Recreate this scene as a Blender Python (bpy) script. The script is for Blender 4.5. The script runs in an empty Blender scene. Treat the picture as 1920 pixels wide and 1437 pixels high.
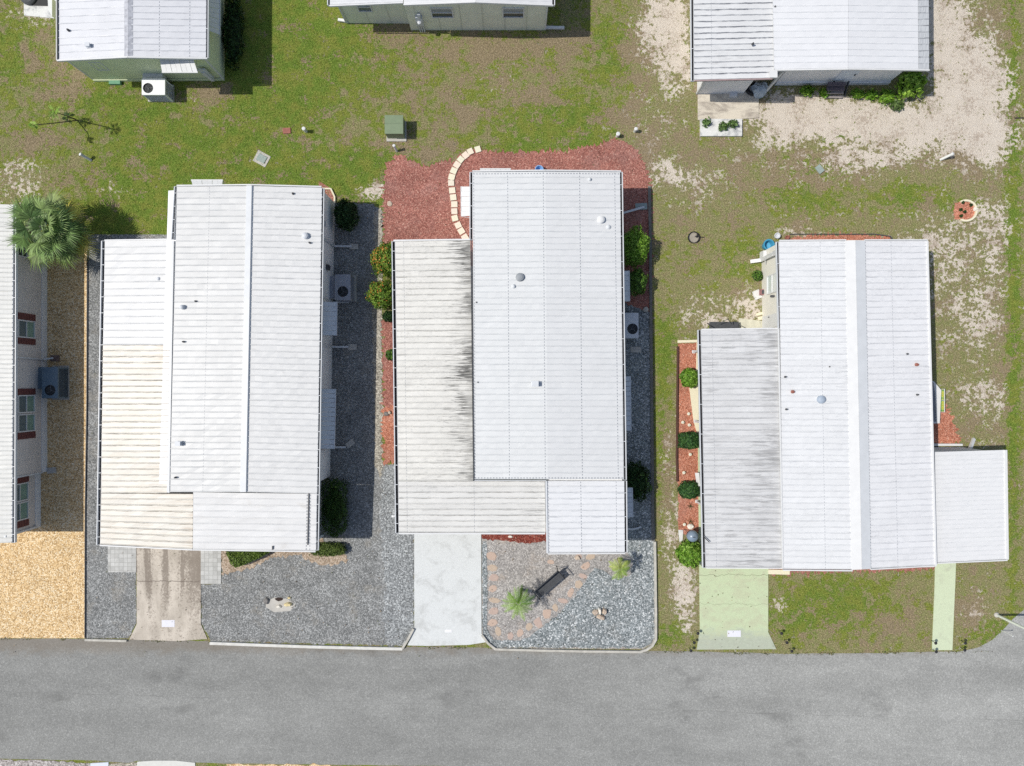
import bpy, math, random
import numpy as np
from mathutils import Vector, Matrix
R = math.radians
rnd = random.Random(7)
rng = np.random.default_rng(11)
SC = bpy.context.scene
COL = SC.collection
H = 32.0; F = 1280.0; CX, CY = 960.0, 718.5

def P(x, y, h=0.0):
    k = (H - h) / F
    return Vector(((x - CX) * k, (CY - y) * k, h))
def onY(Y, x, y):              # photo point on an east-west wall standing at Y
    h = H - Y * F / (CY - y)
    return P(x, y, h)
def onX(X, x, y):              # photo point on a north-south wall standing at X
    h = H - X * F / (x - CX)
    return P(x, y, h)

# ------------------------------------------------------------------ materials
class MT:
    def __init__(s, name):
        s.m = bpy.data.materials.new(name); s.m.use_nodes = True
        s.nt = s.m.node_tree; s.nt.nodes.clear()
        s.out = s.nt.nodes.new('ShaderNodeOutputMaterial')
        s.b = s.nt.nodes.new('ShaderNodeBsdfPrincipled')
        s.nt.links.new(s.b.outputs[0], s.out.inputs[0])
        s._tc = None
    def put(s, sock, v):
        if isinstance(v, bpy.types.NodeSocket): s.nt.links.new(v, sock)
        elif isinstance(v, (tuple, list)) and len(v) == 3 and sock.type == 'RGBA': sock.default_value = (*v, 1)
        else: sock.default_value = v
    def tc(s):
        if not s._tc: s._tc = s.nt.nodes.new('ShaderNodeTexCoord')
        return s._tc.outputs['Object']
    def math(s, op, a, b=0.0, c=0.0, clamp=False):
        n = s.nt.nodes.new('ShaderNodeMath'); n.operation = op; n.use_clamp = clamp
        s.put(n.inputs[0], a); s.put(n.inputs[1], b); s.put(n.inputs[2], c); return n.outputs[0]
    def mix(s, f, a, b, mode='MIX'):
        n = s.nt.nodes.new('ShaderNodeMix'); n.data_type = 'RGBA'; n.blend_type = mode
        s.put(n.inputs[0], f); s.put(n.inputs[6], a); s.put(n.inputs[7], b); return n.outputs[2]
    def rng(s, v, a, b, c=0.0, d=1.0, smooth=True):
        n = s.nt.nodes.new('ShaderNodeMapRange'); n.interpolation_type = 'SMOOTHSTEP' if smooth else 'LINEAR'
        for i, k in enumerate((v, a, b, c, d)): s.put(n.inputs[i], k)
        return n.outputs[0]
    def scale(s, vec, sc, loc=(0, 0, 0)):
        n = s.nt.nodes.new('ShaderNodeMapping'); s.put(n.inputs[0], vec)
        n.inputs['Location'].default_value = loc
        n.inputs['Scale'].default_value = sc if isinstance(sc, (tuple, list)) else (sc, sc, sc); return n.outputs[0]
    def noise(s, vec, sc, det=4, rough=.55, dist=0.0, col=False):
        n = s.nt.nodes.new('ShaderNodeTexNoise'); s.put(n.inputs['Vector'], vec)
        n.inputs['Scale'].default_value = sc; n.inputs['Detail'].default_value = det
        n.inputs['Roughness'].default_value = rough; n.inputs['Distortion'].default_value = dist
        return n.outputs['Color' if col else 0]
    def voro(s, vec, sc, feat='F1', out='Color', rand=1.0):
        n = s.nt.nodes.new('ShaderNodeTexVoronoi'); n.feature = feat; s.put(n.inputs['Vector'], vec)
        n.inputs['Scale'].default_value = sc; n.inputs['Randomness'].default_value = rand
        return n.outputs[out]
    def sep(s, v):
        n = s.nt.nodes.new('ShaderNodeSeparateXYZ'); s.put(n.inputs[0], v); return n.outputs
    def comb(s, x, y, z=0.0):
        n = s.nt.nodes.new('ShaderNodeCombineXYZ'); s.put(n.inputs[0], x); s.put(n.inputs[1], y); s.put(n.inputs[2], z); return n.outputs[0]
    def ramp(s, f, stops, const=False):
        n = s.nt.nodes.new('ShaderNodeValToRGB'); e = n.color_ramp.elements
        if const: n.color_ramp.interpolation = 'CONSTANT'
        while len(e) < len(stops): e.new(0.5)
        for q, (p, c) in zip(e, stops): q.position = p; q.color = (*c, 1)
        s.put(n.inputs[0], f); return n.outputs[0]
    def attr(s, name, out='Color'):
        n = s.nt.nodes.new('ShaderNodeAttribute'); n.attribute_name = name; return n.outputs[out]
    def bump(s, h, st=.3, d=.02):
        n = s.nt.nodes.new('ShaderNodeBump'); n.inputs['Strength'].default_value = st; n.inputs['Distance'].default_value = d
        s.put(n.inputs['Height'], h); s.nt.links.new(n.outputs[0], s.b.inputs['Normal'])
    def done(s, col, rough=.8, metal=0.0, spec=.3):
        s.put(s.b.inputs['Base Color'], col); s.put(s.b.inputs['Roughness'], rough)
        s.b.inputs['Metallic'].default_value = metal; s.b.inputs['Specular IOR Level'].default_value = spec
        return s.m

def plain(name, c, rough=.7, var=.12, sc=6.0, metal=0.0, spec=.3, bump=0.0):
    m = MT(name); n = m.noise(m.tc(), sc, 5, .6)
    k = m.rng(n, .3, .7, 1 - var, 1 + var, False)
    col = m.mix(1.0, c, m.comb(k, k, k), 'MULTIPLY')
    if bump: m.bump(m.noise(m.tc(), sc * 8, 4), bump, .01)
    return m.done(col, rough, metal, spec)

def gravel_mat(name, stops, size=.035, bump=.6, tint=None, tint_amt=.4, dark=.22):
    m = MT(name); o = m.tc()
    w = m.mix(.02, o, m.noise(o, 9, 2, col=True), 'ADD')
    c1 = m.voro(w, 1 / size); r = m.sep(c1)[0]
    col = m.ramp(r, stops)
    edge = m.voro(w, 1 / size, 'F1', 'Distance')
    shade = m.rng(edge, .45, .85, 1.0, .62)
    big = m.rng(m.noise(o, 1.1, 5, .65), .3, .7, 1 - dark, 1 + dark * .7, False)
    k = m.math('MULTIPLY', shade, big)
    col = m.mix(1.0, col, m.comb(k, k, k), 'MULTIPLY')
    if tint: col = m.mix(m.math('MULTIPLY', m.rng(m.noise(o, .9, 6, .7), .52, .66), tint_amt), col, tint)
    m.bump(m.math('SUBTRACT', 1.0, edge), bump, .02)
    return m.done(col, .85)

GREY = [(0, (.15, .157, .155)), (.35, (.225, .23, .228)), (.7, (.295, .30, .298)), (1, (.47, .48, .475))]
BLUE = [(0, (.13, .15, .155)), (.3, (.22, .25, .26)), (.65, (.33, .36, .37)), (.86, (.47, .50, .51)), (1, (.74, .76, .76))]
TAN = [(0, (.40, .25, .11)), (.3, (.66, .45, .22)), (.7, (.85, .62, .34)), (1, (.93, .80, .58))]
FINE = [(0, (.27, .255, .24)), (.4, (.36, .34, .325)), (.8, (.46, .435, .41)), (1, (.60, .57, .54))]
BEIGE = [(0, (.20, .18, .15)), (.4, (.36, .33, .27)), (.8, (.52, .48, .40)), (1, (.68, .64, .55))]
m_grey = gravel_mat('grey_gravel', GREY, .045, .6, (.34, .31, .26), .35)
m_blue = gravel_mat('blue_gravel', BLUE, .052, .7, (.36, .33, .28), .15)
m_mid = gravel_mat('mid_gravel', [(0,(.16,.17,.172)),(.35,(.26,.27,.275)),(.7,(.35,.37,.375)),(1,(.58,.60,.60))], .05, .6)
m_tan = gravel_mat('tan_pebbles', TAN, .045, .5, None, 0, .10)
m_fine = gravel_mat('fine_gravel', FINE, .05, .4, (.42, .34, .27), .4, .14)
m_beige = gravel_mat('beige_gravel', BEIGE, .05, .6)

def mulch_mat(name, a, b, c, pale=(.72, .52, .42)):
    m = MT(name); o = m.tc()
    w = m.mix(.12, o, m.noise(o, 6, 3, col=True), 'ADD')
    v1 = m.sep(m.voro(m.scale(w, (24, 52, 24)), 1))[0]
    v2 = m.sep(m.voro(m.scale(w, (44, 20, 30), (3, 5, 0)), 1))[0]
    f = m.math('MULTIPLY', m.math('ADD', v1, v2), .5)
    col = m.ramp(f, [(0, tuple(x * .45 for x in a)), (.35, a), (.55, b), (.78, c), (.97, pale)])
    big = m.rng(m.noise(o, .8, 5, .6), .3, .7, .82, 1.16, False)
    col = m.mix(1.0, col, m.comb(big, big, big), 'MULTIPLY')
    col = m.mix(m.rng(m.noise(o, .7, 3), .5, .7, 0, .35), col, tuple(x * .6 + .12 for x in b))
    m.bump(f, .8, .03)
    return m.done(col, .9)
m_mulch_red = mulch_mat('faded_red_mulch', (.30, .112, .088), (.44, .18, .142), (.57, .285, .225))
m_mulch_org = mulch_mat('orange_mulch', (.44, .155, .095), (.62, .24, .15), (.72, .36, .25))

def roof_mat(name, base=(.74, .755, .76), pitch=.256, seam=.35, seamc=(.33, .35, .38), stain=(.32, .32, .31),
             amt=.25, thr=.60, bias=0.0, biasp=3.0, dots=(), warm=None, warm_amt=0.0, mottled=.07, grid=0.0, su=.9, vfreq=9.0, bias_lo=0.0, dots_v=()):
    base = tuple(x * .91 for x in base); seamc = tuple(x * .87 for x in seamc); warm = tuple(x * .87 for x in warm) if warm else None
    m = MT(name)
    uv = m.nt.nodes.new('ShaderNodeUVMap'); uv.uv_map = 'UVMap'
    un = m.nt.nodes.new('ShaderNodeUVMap'); un.uv_map = 'UVN'
    u, v = m.sep(uv.outputs[0])[0:2]; nu = m.sep(un.outputs[0])[0]
    big = m.rng(m.noise(m.scale(uv.outputs[0], (.7, .9, 1)), 1.0, 6, .65), .3, .7, 1 - mottled, 1 + mottled * .5, False)
    col = m.mix(1.0, base, m.comb(big, big, big), 'MULTIPLY')
    # each panel weathers slightly differently
    pid = m.math('FLOOR', m.math('DIVIDE', v, pitch))
    wn = m.nt.nodes.new('ShaderNodeTexWhiteNoise'); wn.noise_dimensions = '1D'; m.put(wn.inputs['W'], pid)
    pk = m.rng(wn.outputs[0], 0, 1, 1 - mottled * .8, 1.0, False)
    col = m.mix(1.0, col, m.comb(pk, pk, pk), 'MULTIPLY')
    if warm:
        wk = m.rng(m.noise(m.scale(uv.outputs[0], (.5, 5, 1)), 1.0, 6, .7), .35, .65, 0, warm_amt)
        col = m.mix(wk, col, warm)
    st = m.noise(m.scale(uv.outputs[0], (su, vfreq, 1), (rnd.random() * 9, 0, 0)), 1.0, 8, .72, .6)
    ed = m.math('MULTIPLY', m.math('POWER', nu, biasp), bias)
    if bias_lo: ed = m.math('ADD', ed, m.math('MULTIPLY', m.math('POWER', m.math('SUBTRACT', 1.0, nu), biasp), bias_lo))
    low = m.rng(m.noise(m.scale(uv.outputs[0], .55), 1.0, 3), .3, .7, -.06, .06, False)
    f = m.rng(m.math('ADD', m.math('ADD', st, ed), low), thr, thr + .16, 0, amt)
    f = m.math('MULTIPLY', f, m.rng(m.noise(m.scale(uv.outputs[0], (.35, .45, 1), (5, 2, 0)), 1.0, 3), .38, .58, .25, 1.1))
    col = m.mix(f, col, stain)
    wob = m.math('MULTIPLY', m.math('SUBTRACT', m.noise(m.scale(uv.outputs[0], (2.2, 3, 1)), 1.0, 4, .6), .5), .09)
    d = m.math('ABSOLUTE', m.math('SUBTRACT', m.math('FRACT', m.math('DIVIDE', m.math('ADD', v, wob), pitch)), .5))
    line = m.rng(d, .37, .48)
    wl = m.nt.nodes.new('ShaderNodeTexWhiteNoise'); wl.noise_dimensions = '1D'; m.put(wl.inputs['W'], m.math('FLOOR', m.math('ADD', m.math('DIVIDE', v, pitch), .5)))
    line = m.math('MULTIPLY', line, m.rng(wl.outputs[0], 0, 1, .45, 1.15, False))
    # fine grime speckle and dull patches
    gs = m.noise(m.scale(uv.outputs[0], (7, 16, 1)), 1.0, 6, .8)
    pt = m.rng(m.noise(m.scale(uv.outputs[0], (.5, .8, 1), (3, 3, 0)), 1.0, 5, .65), .42, .62)
    col = m.mix(m.math('MULTIPLY', m.rng(gs, .50, .68), m.math('ADD', m.math('MULTIPLY', pt, .26 + amt * .2), .05)), col, stain)
    br = m.rng(m.noise(m.scale(uv.outputs[0], (1.5, 5, 1)), 1.0, 6, .75), .38, .60, .15, 1.2)
    e2 = m.math('ADD', br, m.math('MULTIPLY', ed, 1.4))
    col = m.mix(m.math('MULTIPLY', m.math('MULTIPLY', line, e2), seam, clamp=True), col, seamc)
    for u0, wd in dots:
        du = m.rng(m.math('ABSOLUTE', m.math('SUBTRACT', u, u0)), wd, wd * .6)
        dv = m.rng(m.math('ABSOLUTE', m.math('SUBTRACT', m.math('FRACT', m.math('DIVIDE', v, pitch * .5)), .5)), .30, .18)
        col = m.mix(m.math('MULTIPLY', m.math('MULTIPLY', du, dv), .9), col, (.22, .24, .27))
    for v0, wd in dots_v:
        du = m.rng(m.math('ABSOLUTE', m.math('SUBTRACT', v, v0)), wd, wd * .6)
        dv = m.rng(m.math('ABSOLUTE', m.math('SUBTRACT', m.math('FRACT', m.math('DIVIDE', u, .13)), .5)), .30, .18)
        col = m.mix(m.math('MULTIPLY', m.math('MULTIPLY', du, dv), .9), col, (.22, .24, .27))
    if grid:
        g = m.rng(m.math('ABSOLUTE', m.math('SUBTRACT', m.math('FRACT', m.math('DIVIDE', u, grid)), .5)), .44, .49)
        col = m.mix(m.math('MULTIPLY', g, .28), col, (.45, .44, .40))
    m.bump(m.noise(m.scale(uv.outputs[0], (2.0, 7, 1)), 1.0, 3), .10, .02)
    return m.done(col, .45, 0, .35)

m_white = plain('white_painted_metal', (.69, .695, .695), .45, .04, 3)
m_white2 = plain('white_aluminium', (.64, .66, .68), .4, .05, 3)
m_dark = plain('dark_gutter_dirt', (.035, .034, .038), .9, .3, 10)
m_conc = plain('pale_concrete', (.50, .48, .44), .9, .12, 3, bump=.3)
m_kerb = plain('weathered_kerb', (.50, .48, .43), .9, .18, 5, bump=.3)
m_kerbw = plain('white_kerb', (.66, .65, .61), .9, .12, 5, bump=.3)
m_black = plain('black_metal', (.03, .03, .032), .5, .2, 8)
m_iron = plain('dark_grey_iron', (.075, .078, .085), .5, .2, 10)
m_glass = plain('dark_window_glass', (.05, .07, .08), .08, .1, 2, spec=.6)
m_glass2 = plain('grey_window_glass', (.13, .17, .18), .10, .1, 2, spec=.6)
m_cream = plain('cream_siding', (.76, .74, .67), .6, .04, 2)
m_bwhite = plain('white_siding', (.86, .87, .88), .6, .04, 2)
m_taupe = plain('taupe_siding', (.50, .46, .42), .7, .05, 2)
m_skirt = plain('white_skirting', (.80, .81, .83), .6, .05, 2)
m_shut = plain('maroon_shutter', (.17, .065, .06), .6, .12, 6)
m_trunk = plain('bark', (.16, .12, .085), .9, .3, 14, bump=.5)
m_ac = plain('light_grey_cabinet', (.62, .64, .67), .45, .04, 4)
m_acd = plain('slate_cabinet', (.13, .19, .24), .45, .08, 4)
m_acside = plain('dark_coil_guard', (.05, .055, .06), .6, .3, 30)
m_red = plain('red_brick_paint', (.32, .13, .10), .8, .2, 12)
m_bluep = plain('blue_plastic', (.06, .30, .46), .4, .1, 6)
m_tr = plain('olive_green_metal', (.20, .26, .16), .5, .08, 4)
m_lid = plain('grey_green_lid', (.30, .36, .33), .7, .15, 14)
m_pipe = plain('white_pvc', (.72, .73, .70), .5, .08, 8)
m_orange = plain('orange_blossom', (.72, .20, .03), .7, .25, 20)

def siding(name, c, pitch=.2, vertical=False, dark=.75):
    m = MT(name); s = m.sep(m.tc())
    v = m.math('ADD', s[0], s[1]) if vertical else s[2]
    l = m.rng(m.math('ABSOLUTE', m.math('SUBTRACT', m.math('FRACT', m.math('DIVIDE', v, pitch)), .5)), .44, .49)
    n = m.rng(m.noise(m.tc(), 1.5, 5), .3, .7, .93, 1.05, False)
    col = m.mix(1.0, c, m.comb(n, n, n), 'MULTIPLY')
    col = m.mix(m.math('MULTIPLY', l, .5), col, tuple(x * dark for x in c))
    m.bump(m.math('SUBTRACT', 1.0, l), .3, .01)
    return m.done(col, .6)
m_green = siding('sage_green_siding', (.72, .78, .52), .22, False, .85)
m_sage = siding('pale_sage_siding', (.80, .81, .68), 1.0, True, .6)
m_lav = siding('pale_grey_siding', (.85, .85, .86), .2)

def concrete(name, c, stain, amt, thr=.5, sc=1.6, crack=0.0, streak=(1, 1, 1)):
    m = MT(name); o = m.tc()
    n = m.noise(m.scale(o, streak), sc, 9, .72, .5)
    col = m.mix(m.rng(n, thr, thr + .2, 0, amt), c, stain)
    f = m.rng(m.noise(o, 22, 5, .7), .3, .7, .88, 1.1, False)
    col = m.mix(1.0, col, m.comb(f, f, f), 'MULTIPLY')
    if crack:
        e = m.voro(m.mix(.3, o, m.noise(o, 2, 4, col=True), 'ADD'), crack, 'DISTANCE_TO_EDGE', 'Distance')
        col = m.mix(m.rng(e, .012, .004, 0, .55), col, tuple(x * .35 for x in c))
    m.bump(m.noise(o, 40, 4), .15, .01)
    return m.done(col, .85)
def drvB():
    m = MT('stained_driveway'); o = m.tc(); xx, yy = m.sep(o)[0:2]
    col = m.mix(m.rng(m.noise(m.scale(o, (1.6, .7, 1)), 1.0, 4), .35, .65), (.47, .42, .355), (.62, .56, .48))
    band = m.rng(m.noise(m.scale(o, (2.6, .22, 1), (1.7, 0, 0)), 1.0, 3, .5), .45, .62)
    edge = m.rng(xx, -15.55, -14.95, 0, 1); top = m.rng(yy, -11.6, -8.6, .35, 1)
    sp = m.noise(m.scale(o, (1, .8, 1)), 11, 8, .85)
    amt = m.math('MULTIPLY', m.math('ADD', m.math('MULTIPLY', m.math('MAXIMUM', band, edge), .75), .32), top)
    f = m.rng(m.math('ADD', m.math('MULTIPLY', m.math('SUBTRACT', sp, .5), 4.2), amt), .30, .95, 0, .75)
    col = m.mix(f, col, (.20, .165, .135))
    f2 = m.rng(m.noise(o, 24, 5, .8), .30, .42, .5, 0); col = m.mix(f2, col, (.20, .17, .14))
    cy = m.math('ADD', m.math('ADD', yy, 9.28), m.math('MULTIPLY', m.math('SUBTRACT', m.noise(m.scale(o, (1.5, .1, 1)), 1.0, 4), .5), .3))
    col = m.mix(m.rng(m.math('ABSOLUTE', cy), .03, .012, 0, .7), col, (.16, .13, .11))
    m.bump(sp, .2, .01); return m.done(col, .9)
m_drvB = drvB()
m_drvC = concrete('pale_driveway', (.66, .68, .675), (.49, .50, .49), .7, .47, 1.3)
def drvD():
    m = MT('mint_driveway'); o = m.tc(); xx, yy = m.sep(o)[0:2]
    n = m.noise(m.scale(o, (.9, 1.4, 1)), 1.5, 8, .7)
    col = m.mix(m.rng(n, .45, .62, 0, .7), (.53, .61, .40), (.50, .52, .36))
    col = m.mix(m.rng(m.noise(m.scale(o, (1, 1, 1), (4, 4, 0)), 3, 8, .8), .56, .66, 0, .55), col, (.40, .38, .28))
    grey = m.rng(m.math('ADD', yy, m.math('MULTIPLY', m.math('SUBTRACT', n, .5), 2.2)), -11.4, -12.1, 0, .75)
    col = m.mix(grey, col, m.mix(m.noise(o, 6, 6, .8), (.30, .32, .27), (.52, .55, .48)))
    for y0, sd, k in ((-9.0, 3.0, .6), (-10.35, 8.0, .35)):
        w = m.math('MULTIPLY', m.math('SUBTRACT', m.noise(m.scale(o, (1.1, .1, 1), (sd, 0, 0)), 1.0, 6, .65), .5), .8)
        col = m.mix(m.rng(m.math('ABSOLUTE', m.math('ADD', m.math('SUBTRACT', yy, y0), w)), .022, .006, 0, k), col, (.16, .17, .10))
    f = m.rng(m.noise(o, 22, 5, .7), .3, .7, .9, 1.08, False); col = m.mix(1.0, col, m.comb(f, f, f), 'MULTIPLY')
    m.bump(m.noise(o, 40, 4), .15, .01); return m.done(col, .85)
m_drvD = drvD()
m_pathD = concrete('mint_path', (.58, .65, .46), (.45, .47, .36), .6, .5, 2.0)
m_pad = concrete('stained_tan_slab', (.66, .60, .50), (.30, .26, .22), .85, .46, 1.2, 0, (.7, 1.4, 1))
m_padw = concrete('white_planter', (.72, .72, .70), (.30, .31, .32), .85, .47, 2.2)
m_creamslab = concrete('cream_slab', (.78, .72, .54), (.6, .55, .42), .3, .55)

def paver_mat():
    m = MT('grey_paver_grid'); o = m.tc()
    b = m.nt.nodes.new('ShaderNodeTexBrick'); m.put(b.inputs['Vector'], m.scale(o, (1, 1, 1)))
    b.inputs['Scale'].default_value = 1.0; b.inputs['Brick Width'].default_value = .2; b.inputs['Row Height'].default_value = .2
    b.inputs['Mortar Size'].default_value = .008; b.offset = 0
    b.inputs['Color1'].default_value = (.46, .46, .44, 1); b.inputs['Color2'].default_value = (.58, .58, .56, 1); b.inputs['Mortar'].default_value = (.34, .34, .32, 1)
    n = m.rng(m.noise(o, 2.5, 7, .7), .3, .7, .82, 1.12, False)
    return m.done(m.mix(1.0, b.outputs['Color'], m.comb(n, n, n), 'MULTIPLY'), .85)
m_paver = paver_mat()

def asphalt_mat():
    m = MT('worn_asphalt'); o = m.tc()
    v = m.sep(m.voro(o, 28))[0]
    col = m.ramp(v, [(0, (.215, .217, .207)), (.5, (.268, .270, .258)), (.85, (.30, .302, .288)), (1, (.37, .372, .355))])
    a = m.rng(m.noise(m.scale(o, (.10, .55, 1)), 1.0, 6, .6), .3, .7, .86, 1.12, False)
    b = m.rng(m.noise(m.scale(o, (.6, .9, 1)), 1.0, 7, .72), .3, .7, .88, 1.10, False)
    k = m.math('MULTIPLY', a, b); col = m.mix(1.0, col, m.comb(k, k, m.math('MULTIPLY', k, .985)), 'MULTIPLY')
    xx, yy = m.sep(o)[0:2]
    x = m.rng(xx, -4, 22, 1.0, 1.24); col = m.mix(1.0, col, m.comb(x, x, m.math('MULTIPLY', x, 1.02)), 'MULTIPLY')
    yw = m.math('ADD', m.math('ADD', yy, 15.15), m.math('MULTIPLY', m.math('SUBTRACT', m.noise(m.scale(o, (.5, 1, 1)), 1.0, 4), .5), .22))
    ln = m.rng(m.math('ABSOLUTE', m.math('ADD', yw, m.math('MULTIPLY', xx, .028))), .025, .006, 0, .32)
    ln = m.math('MULTIPLY', ln, m.rng(m.noise(m.scale(o, (.25, .1, 1)), 1.0, 2), .45, .55))
    col = m.mix(ln, col, (.13, .13, .125))
    ed = m.math('ADD', yy, m.math('MULTIPLY', m.math('SUBTRACT', m.noise(m.scale(o, (1.2, 2, 1)), 1.0, 6, .7), .5), 1.1))
    col = m.mix(m.math('MULTIPLY', m.rng(ed, -12.9, -12.3, 0, .55), m.rng(xx, 20.5, 19.5)), col, (.20, .165, .125))
    st = m.rng(m.noise(m.scale(o, (.28, .5, 1), (4, 1, 0)), 1.0, 5, .6), .58, .70, 0, .45)
    col = m.mix(st, col, (.135, .135, .13))
    m.bump(v, .25, .01)
    return m.done(col, .9)
m_asph = asphalt_mat()

def ground_mat(name='patchy_lawn', bare=True):
    m = MT(name); o = m.tc()
    a = m.sep(m.attr('cover')); sand, green, brown = a[0], a[1], a[2]
    def c(n, k): return m.math('MULTIPLY', m.math('SUBTRACT', n, .5), k)
    nA = m.noise(o, 5.5, 4, .65); nB = m.noise(m.scale(o, 1, (7, 3, 0)), 1.3, 6, .7); nC = m.noise(m.scale(o, 1, (2, 9, 0)), 3.0, 7, .75)
    nf = m.rng(m.noise(o, 17, 5, .8), .33, .67); nD = m.noise(m.scale(o, 1, (5, 5, 0)), 8, 5, .75); nE = m.noise(m.scale(o, 1, (1, 6, 0)), 1.0, 5, .65)
    lush = m.mix(nf, (.06, .125, .008), (.29, .39, .08))
    lush = m.mix(m.rng(nB, .42, .60), lush, m.mix(nf, (.125, .165, .018), (.38, .40, .10)))
    dry = m.mix(nf, (.155, .14, .055), (.50, .44, .245))
    dry = m.mix(m.rng(nC, .42, .58), dry, m.mix(nf, (.14, .155, .045), (.44, .43, .20)))
    col = m.mix(m.rng(m.math('ADD', m.math('ADD', green, c(nC, 1.6)), c(nB, 2.6)), .38, .56), dry, lush)
    br = m.mix(nf, (.185, .145, .08), (.49, .395, .255))
    col = m.mix(m.rng(m.math('ADD', m.math('ADD', brown, c(nD, 2.4)), c(nE, 3.4)), .42, .60), col, br)
    col = m.mix(m.rng(m.math('ADD', c(nA, 2.4), c(nB, 1.6)), .28, .46, 0, .6), col, (.065, .085, .018))
    if bare:
        sd = m.mix(nB, (.70, .61, .50), (.86, .78, .68))
        sd = m.mix(m.rng(m.math('ADD', nD, c(nE, .8)), .51, .64, 0, .65), sd, (.44, .35, .27))
        sf = m.rng(m.math('ADD', m.math('ADD', sand, c(nA, 2.3)), m.math('ADD', c(nD, 1.3), c(nB, 2.2))), .45, .63)
        col = m.mix(m.math('MULTIPLY', sf, m.rng(sand, .0, .55, .5, 1)), col, sd)
        h = m.math('ADD', nf, m.math('MULTIPLY', m.math('SUBTRACT', 1.0, sf), nD)); m.bump(h, .7, .04)
    return m.done(col, .95, 0, .1)
m_ground = ground_mat()

def leaf_mat(name='leaf', rough=.55):
    m = MT(name); c = m.attr('tint')
    m.put(m.b.inputs['Subsurface Weight'], 0.0)
    tr = m.nt.nodes.new('ShaderNodeBsdfTranslucent'); m.put(tr.inputs[0], c)
    mx = m.nt.nodes.new('ShaderNodeMixShader'); mx.inputs[0].default_value = .25
    r = m.done(c, rough, 0, .3)
    m.nt.links.new(m.b.outputs[0], mx.inputs[1]); m.nt.links.new(tr.outputs[0], mx.inputs[2]); m.nt.links.new(mx.outputs[0], m.out.inputs[0])
    return r
m_leaf = leaf_mat()

# ------------------------------------------------------------------ mesh builder
class MB:
    def __init__(s): s.v = []; s.f = []; s.mi = []; s.ch = []
    def add(s, vs, fs, mi=0):
        o = len(s.v); s.ch.append((o, o + len(vs), len(s.f), len(s.f) + len(fs))); s.v += [Vector(v) for v in vs]; s.f += [tuple(i + o for i in f) for f in fs]; s.mi += [mi] * len(fs); return s
    def box(s, c, sz, rz=0.0, mi=0, M=None):
        x, y, z = (k / 2 for k in sz); c = Vector(c)
        vs = [Vector((a * x, b * y, d * z)) for d in (-1, 1) for b in (-1, 1) for a in (-1, 1)]
        mm = M if M else Matrix.Rotation(rz, 3, 'Z')
        return s.add([c + mm @ v for v in vs], [(0, 2, 3, 1), (4, 5, 7, 6), (0, 1, 5, 4), (2, 6, 7, 3), (0, 4, 6, 2), (1, 3, 7, 5)], mi)
    def bar(s, a, b, w, h=None, mi=0):
        a, b = Vector(a), Vector(b); d = b - a; L = d.length
        if L < 1e-6: return s
        q = d.to_track_quat('X', 'Z').to_matrix()
        return s.box((a + b) / 2, (L, w, h or w), 0, mi, q)
    def prism(s, pts, z0, z1, mi=0):
        n = len(pts); pts = [(p[0], p[1]) for p in pts]
        if sum(pts[i][0] * pts[(i + 1) % n][1] - pts[(i + 1) % n][0] * pts[i][1] for i in range(n)) < 0: pts = pts[::-1]
        vs = [(x, y, z0) for x, y in pts] + [(x, y, z1) for x, y in pts]
        return s.add(vs, [tuple(range(n))[::-1], tuple(range(n, 2 * n))] + [(i, (i + 1) % n, n + (i + 1) % n, n + i) for i in range(n)], mi)
    def slab(s, top, t, mi=0):
        n = len(top); top = [Vector(p) for p in top]
        nz = sum(top[i].x * top[(i + 1) % n].y - top[(i + 1) % n].x * top[i].y for i in range(n))
        if nz < 0: top = top[::-1]
        vs = top + [p - Vector((0, 0, t)) for p in top]
        return s.add(vs, [tuple(range(n)), tuple(range(n, 2 * n))[::-1]] + [(i, n + i, n + (i + 1) % n, (i + 1) % n) for i in range(n)], mi)
    def tube(s, pts, r, n=8, mi=0, cap=True):
        pts = [Vector(p) for p in pts]; rs = r if isinstance(r, (list, tuple)) else [r] * len(pts)
        o = len(s.v); vs = []; fs = []
        for i, p in enumerate(pts):
            d = (pts[min(i + 1, len(pts) - 1)] - pts[max(i - 1, 0)]).normalized()
            q = d.to_track_quat('Z', 'X').to_matrix()
            for k in range(n):
                a = 2 * math.pi * k / n
                vs.append(p + q @ Vector((math.cos(a) * rs[i], math.sin(a) * rs[i], 0)))
        for i in range(len(pts) - 1):
            for k in range(n):
                fs.append((i * n + k, i * n + (k + 1) % n, (i + 1) * n + (k + 1) % n, (i + 1) * n + k))
        if cap: fs += [tuple(range(n))[::-1], tuple(range((len(pts) - 1) * n, len(pts) * n))]
        return s.add(vs, fs, mi)
    def lathe(s, c, prof, n=20, mi=0, sx=1.0, sy=1.0):
        c = Vector(c); vs = []; fs = []
        for r, z in prof:
            for k in range(n):
                a = 2 * math.pi * k / n; vs.append(c + Vector((r * sx * math.cos(a), r * sy * math.sin(a), z)))
        for i in range(len(prof) - 1):
            for k in range(n): fs.append((i * n + k, i * n + (k + 1) % n, (i + 1) * n + (k + 1) % n, (i + 1) * n + k))
        fs += [tuple(range(n))[::-1], tuple(range((len(prof) - 1) * n, len(prof) * n))]
        return s.add(vs, fs, mi)
    def build_each(s, name, mats, parent):
        for (v0, v1, f0, f1) in s.ch:
            used = sorted({i for f in s.f[f0:f1] for i in f}); mp = {k: j for j, k in enumerate(used)}
            mi = s.mi[f0:f1]; ml = mats if isinstance(mats, (list, tuple)) else [mats]
            link(name, [tuple(s.v[i]) for i in used], [tuple(mp[i] for i in f) for f in s.f[f0:f1]], ml[mi[0]], parent)
    def build(s, name, mats, parent=None, smooth=False):
        return link(name, [tuple(v) for v in s.v], s.f, mats, parent, s.mi, smooth)

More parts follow.
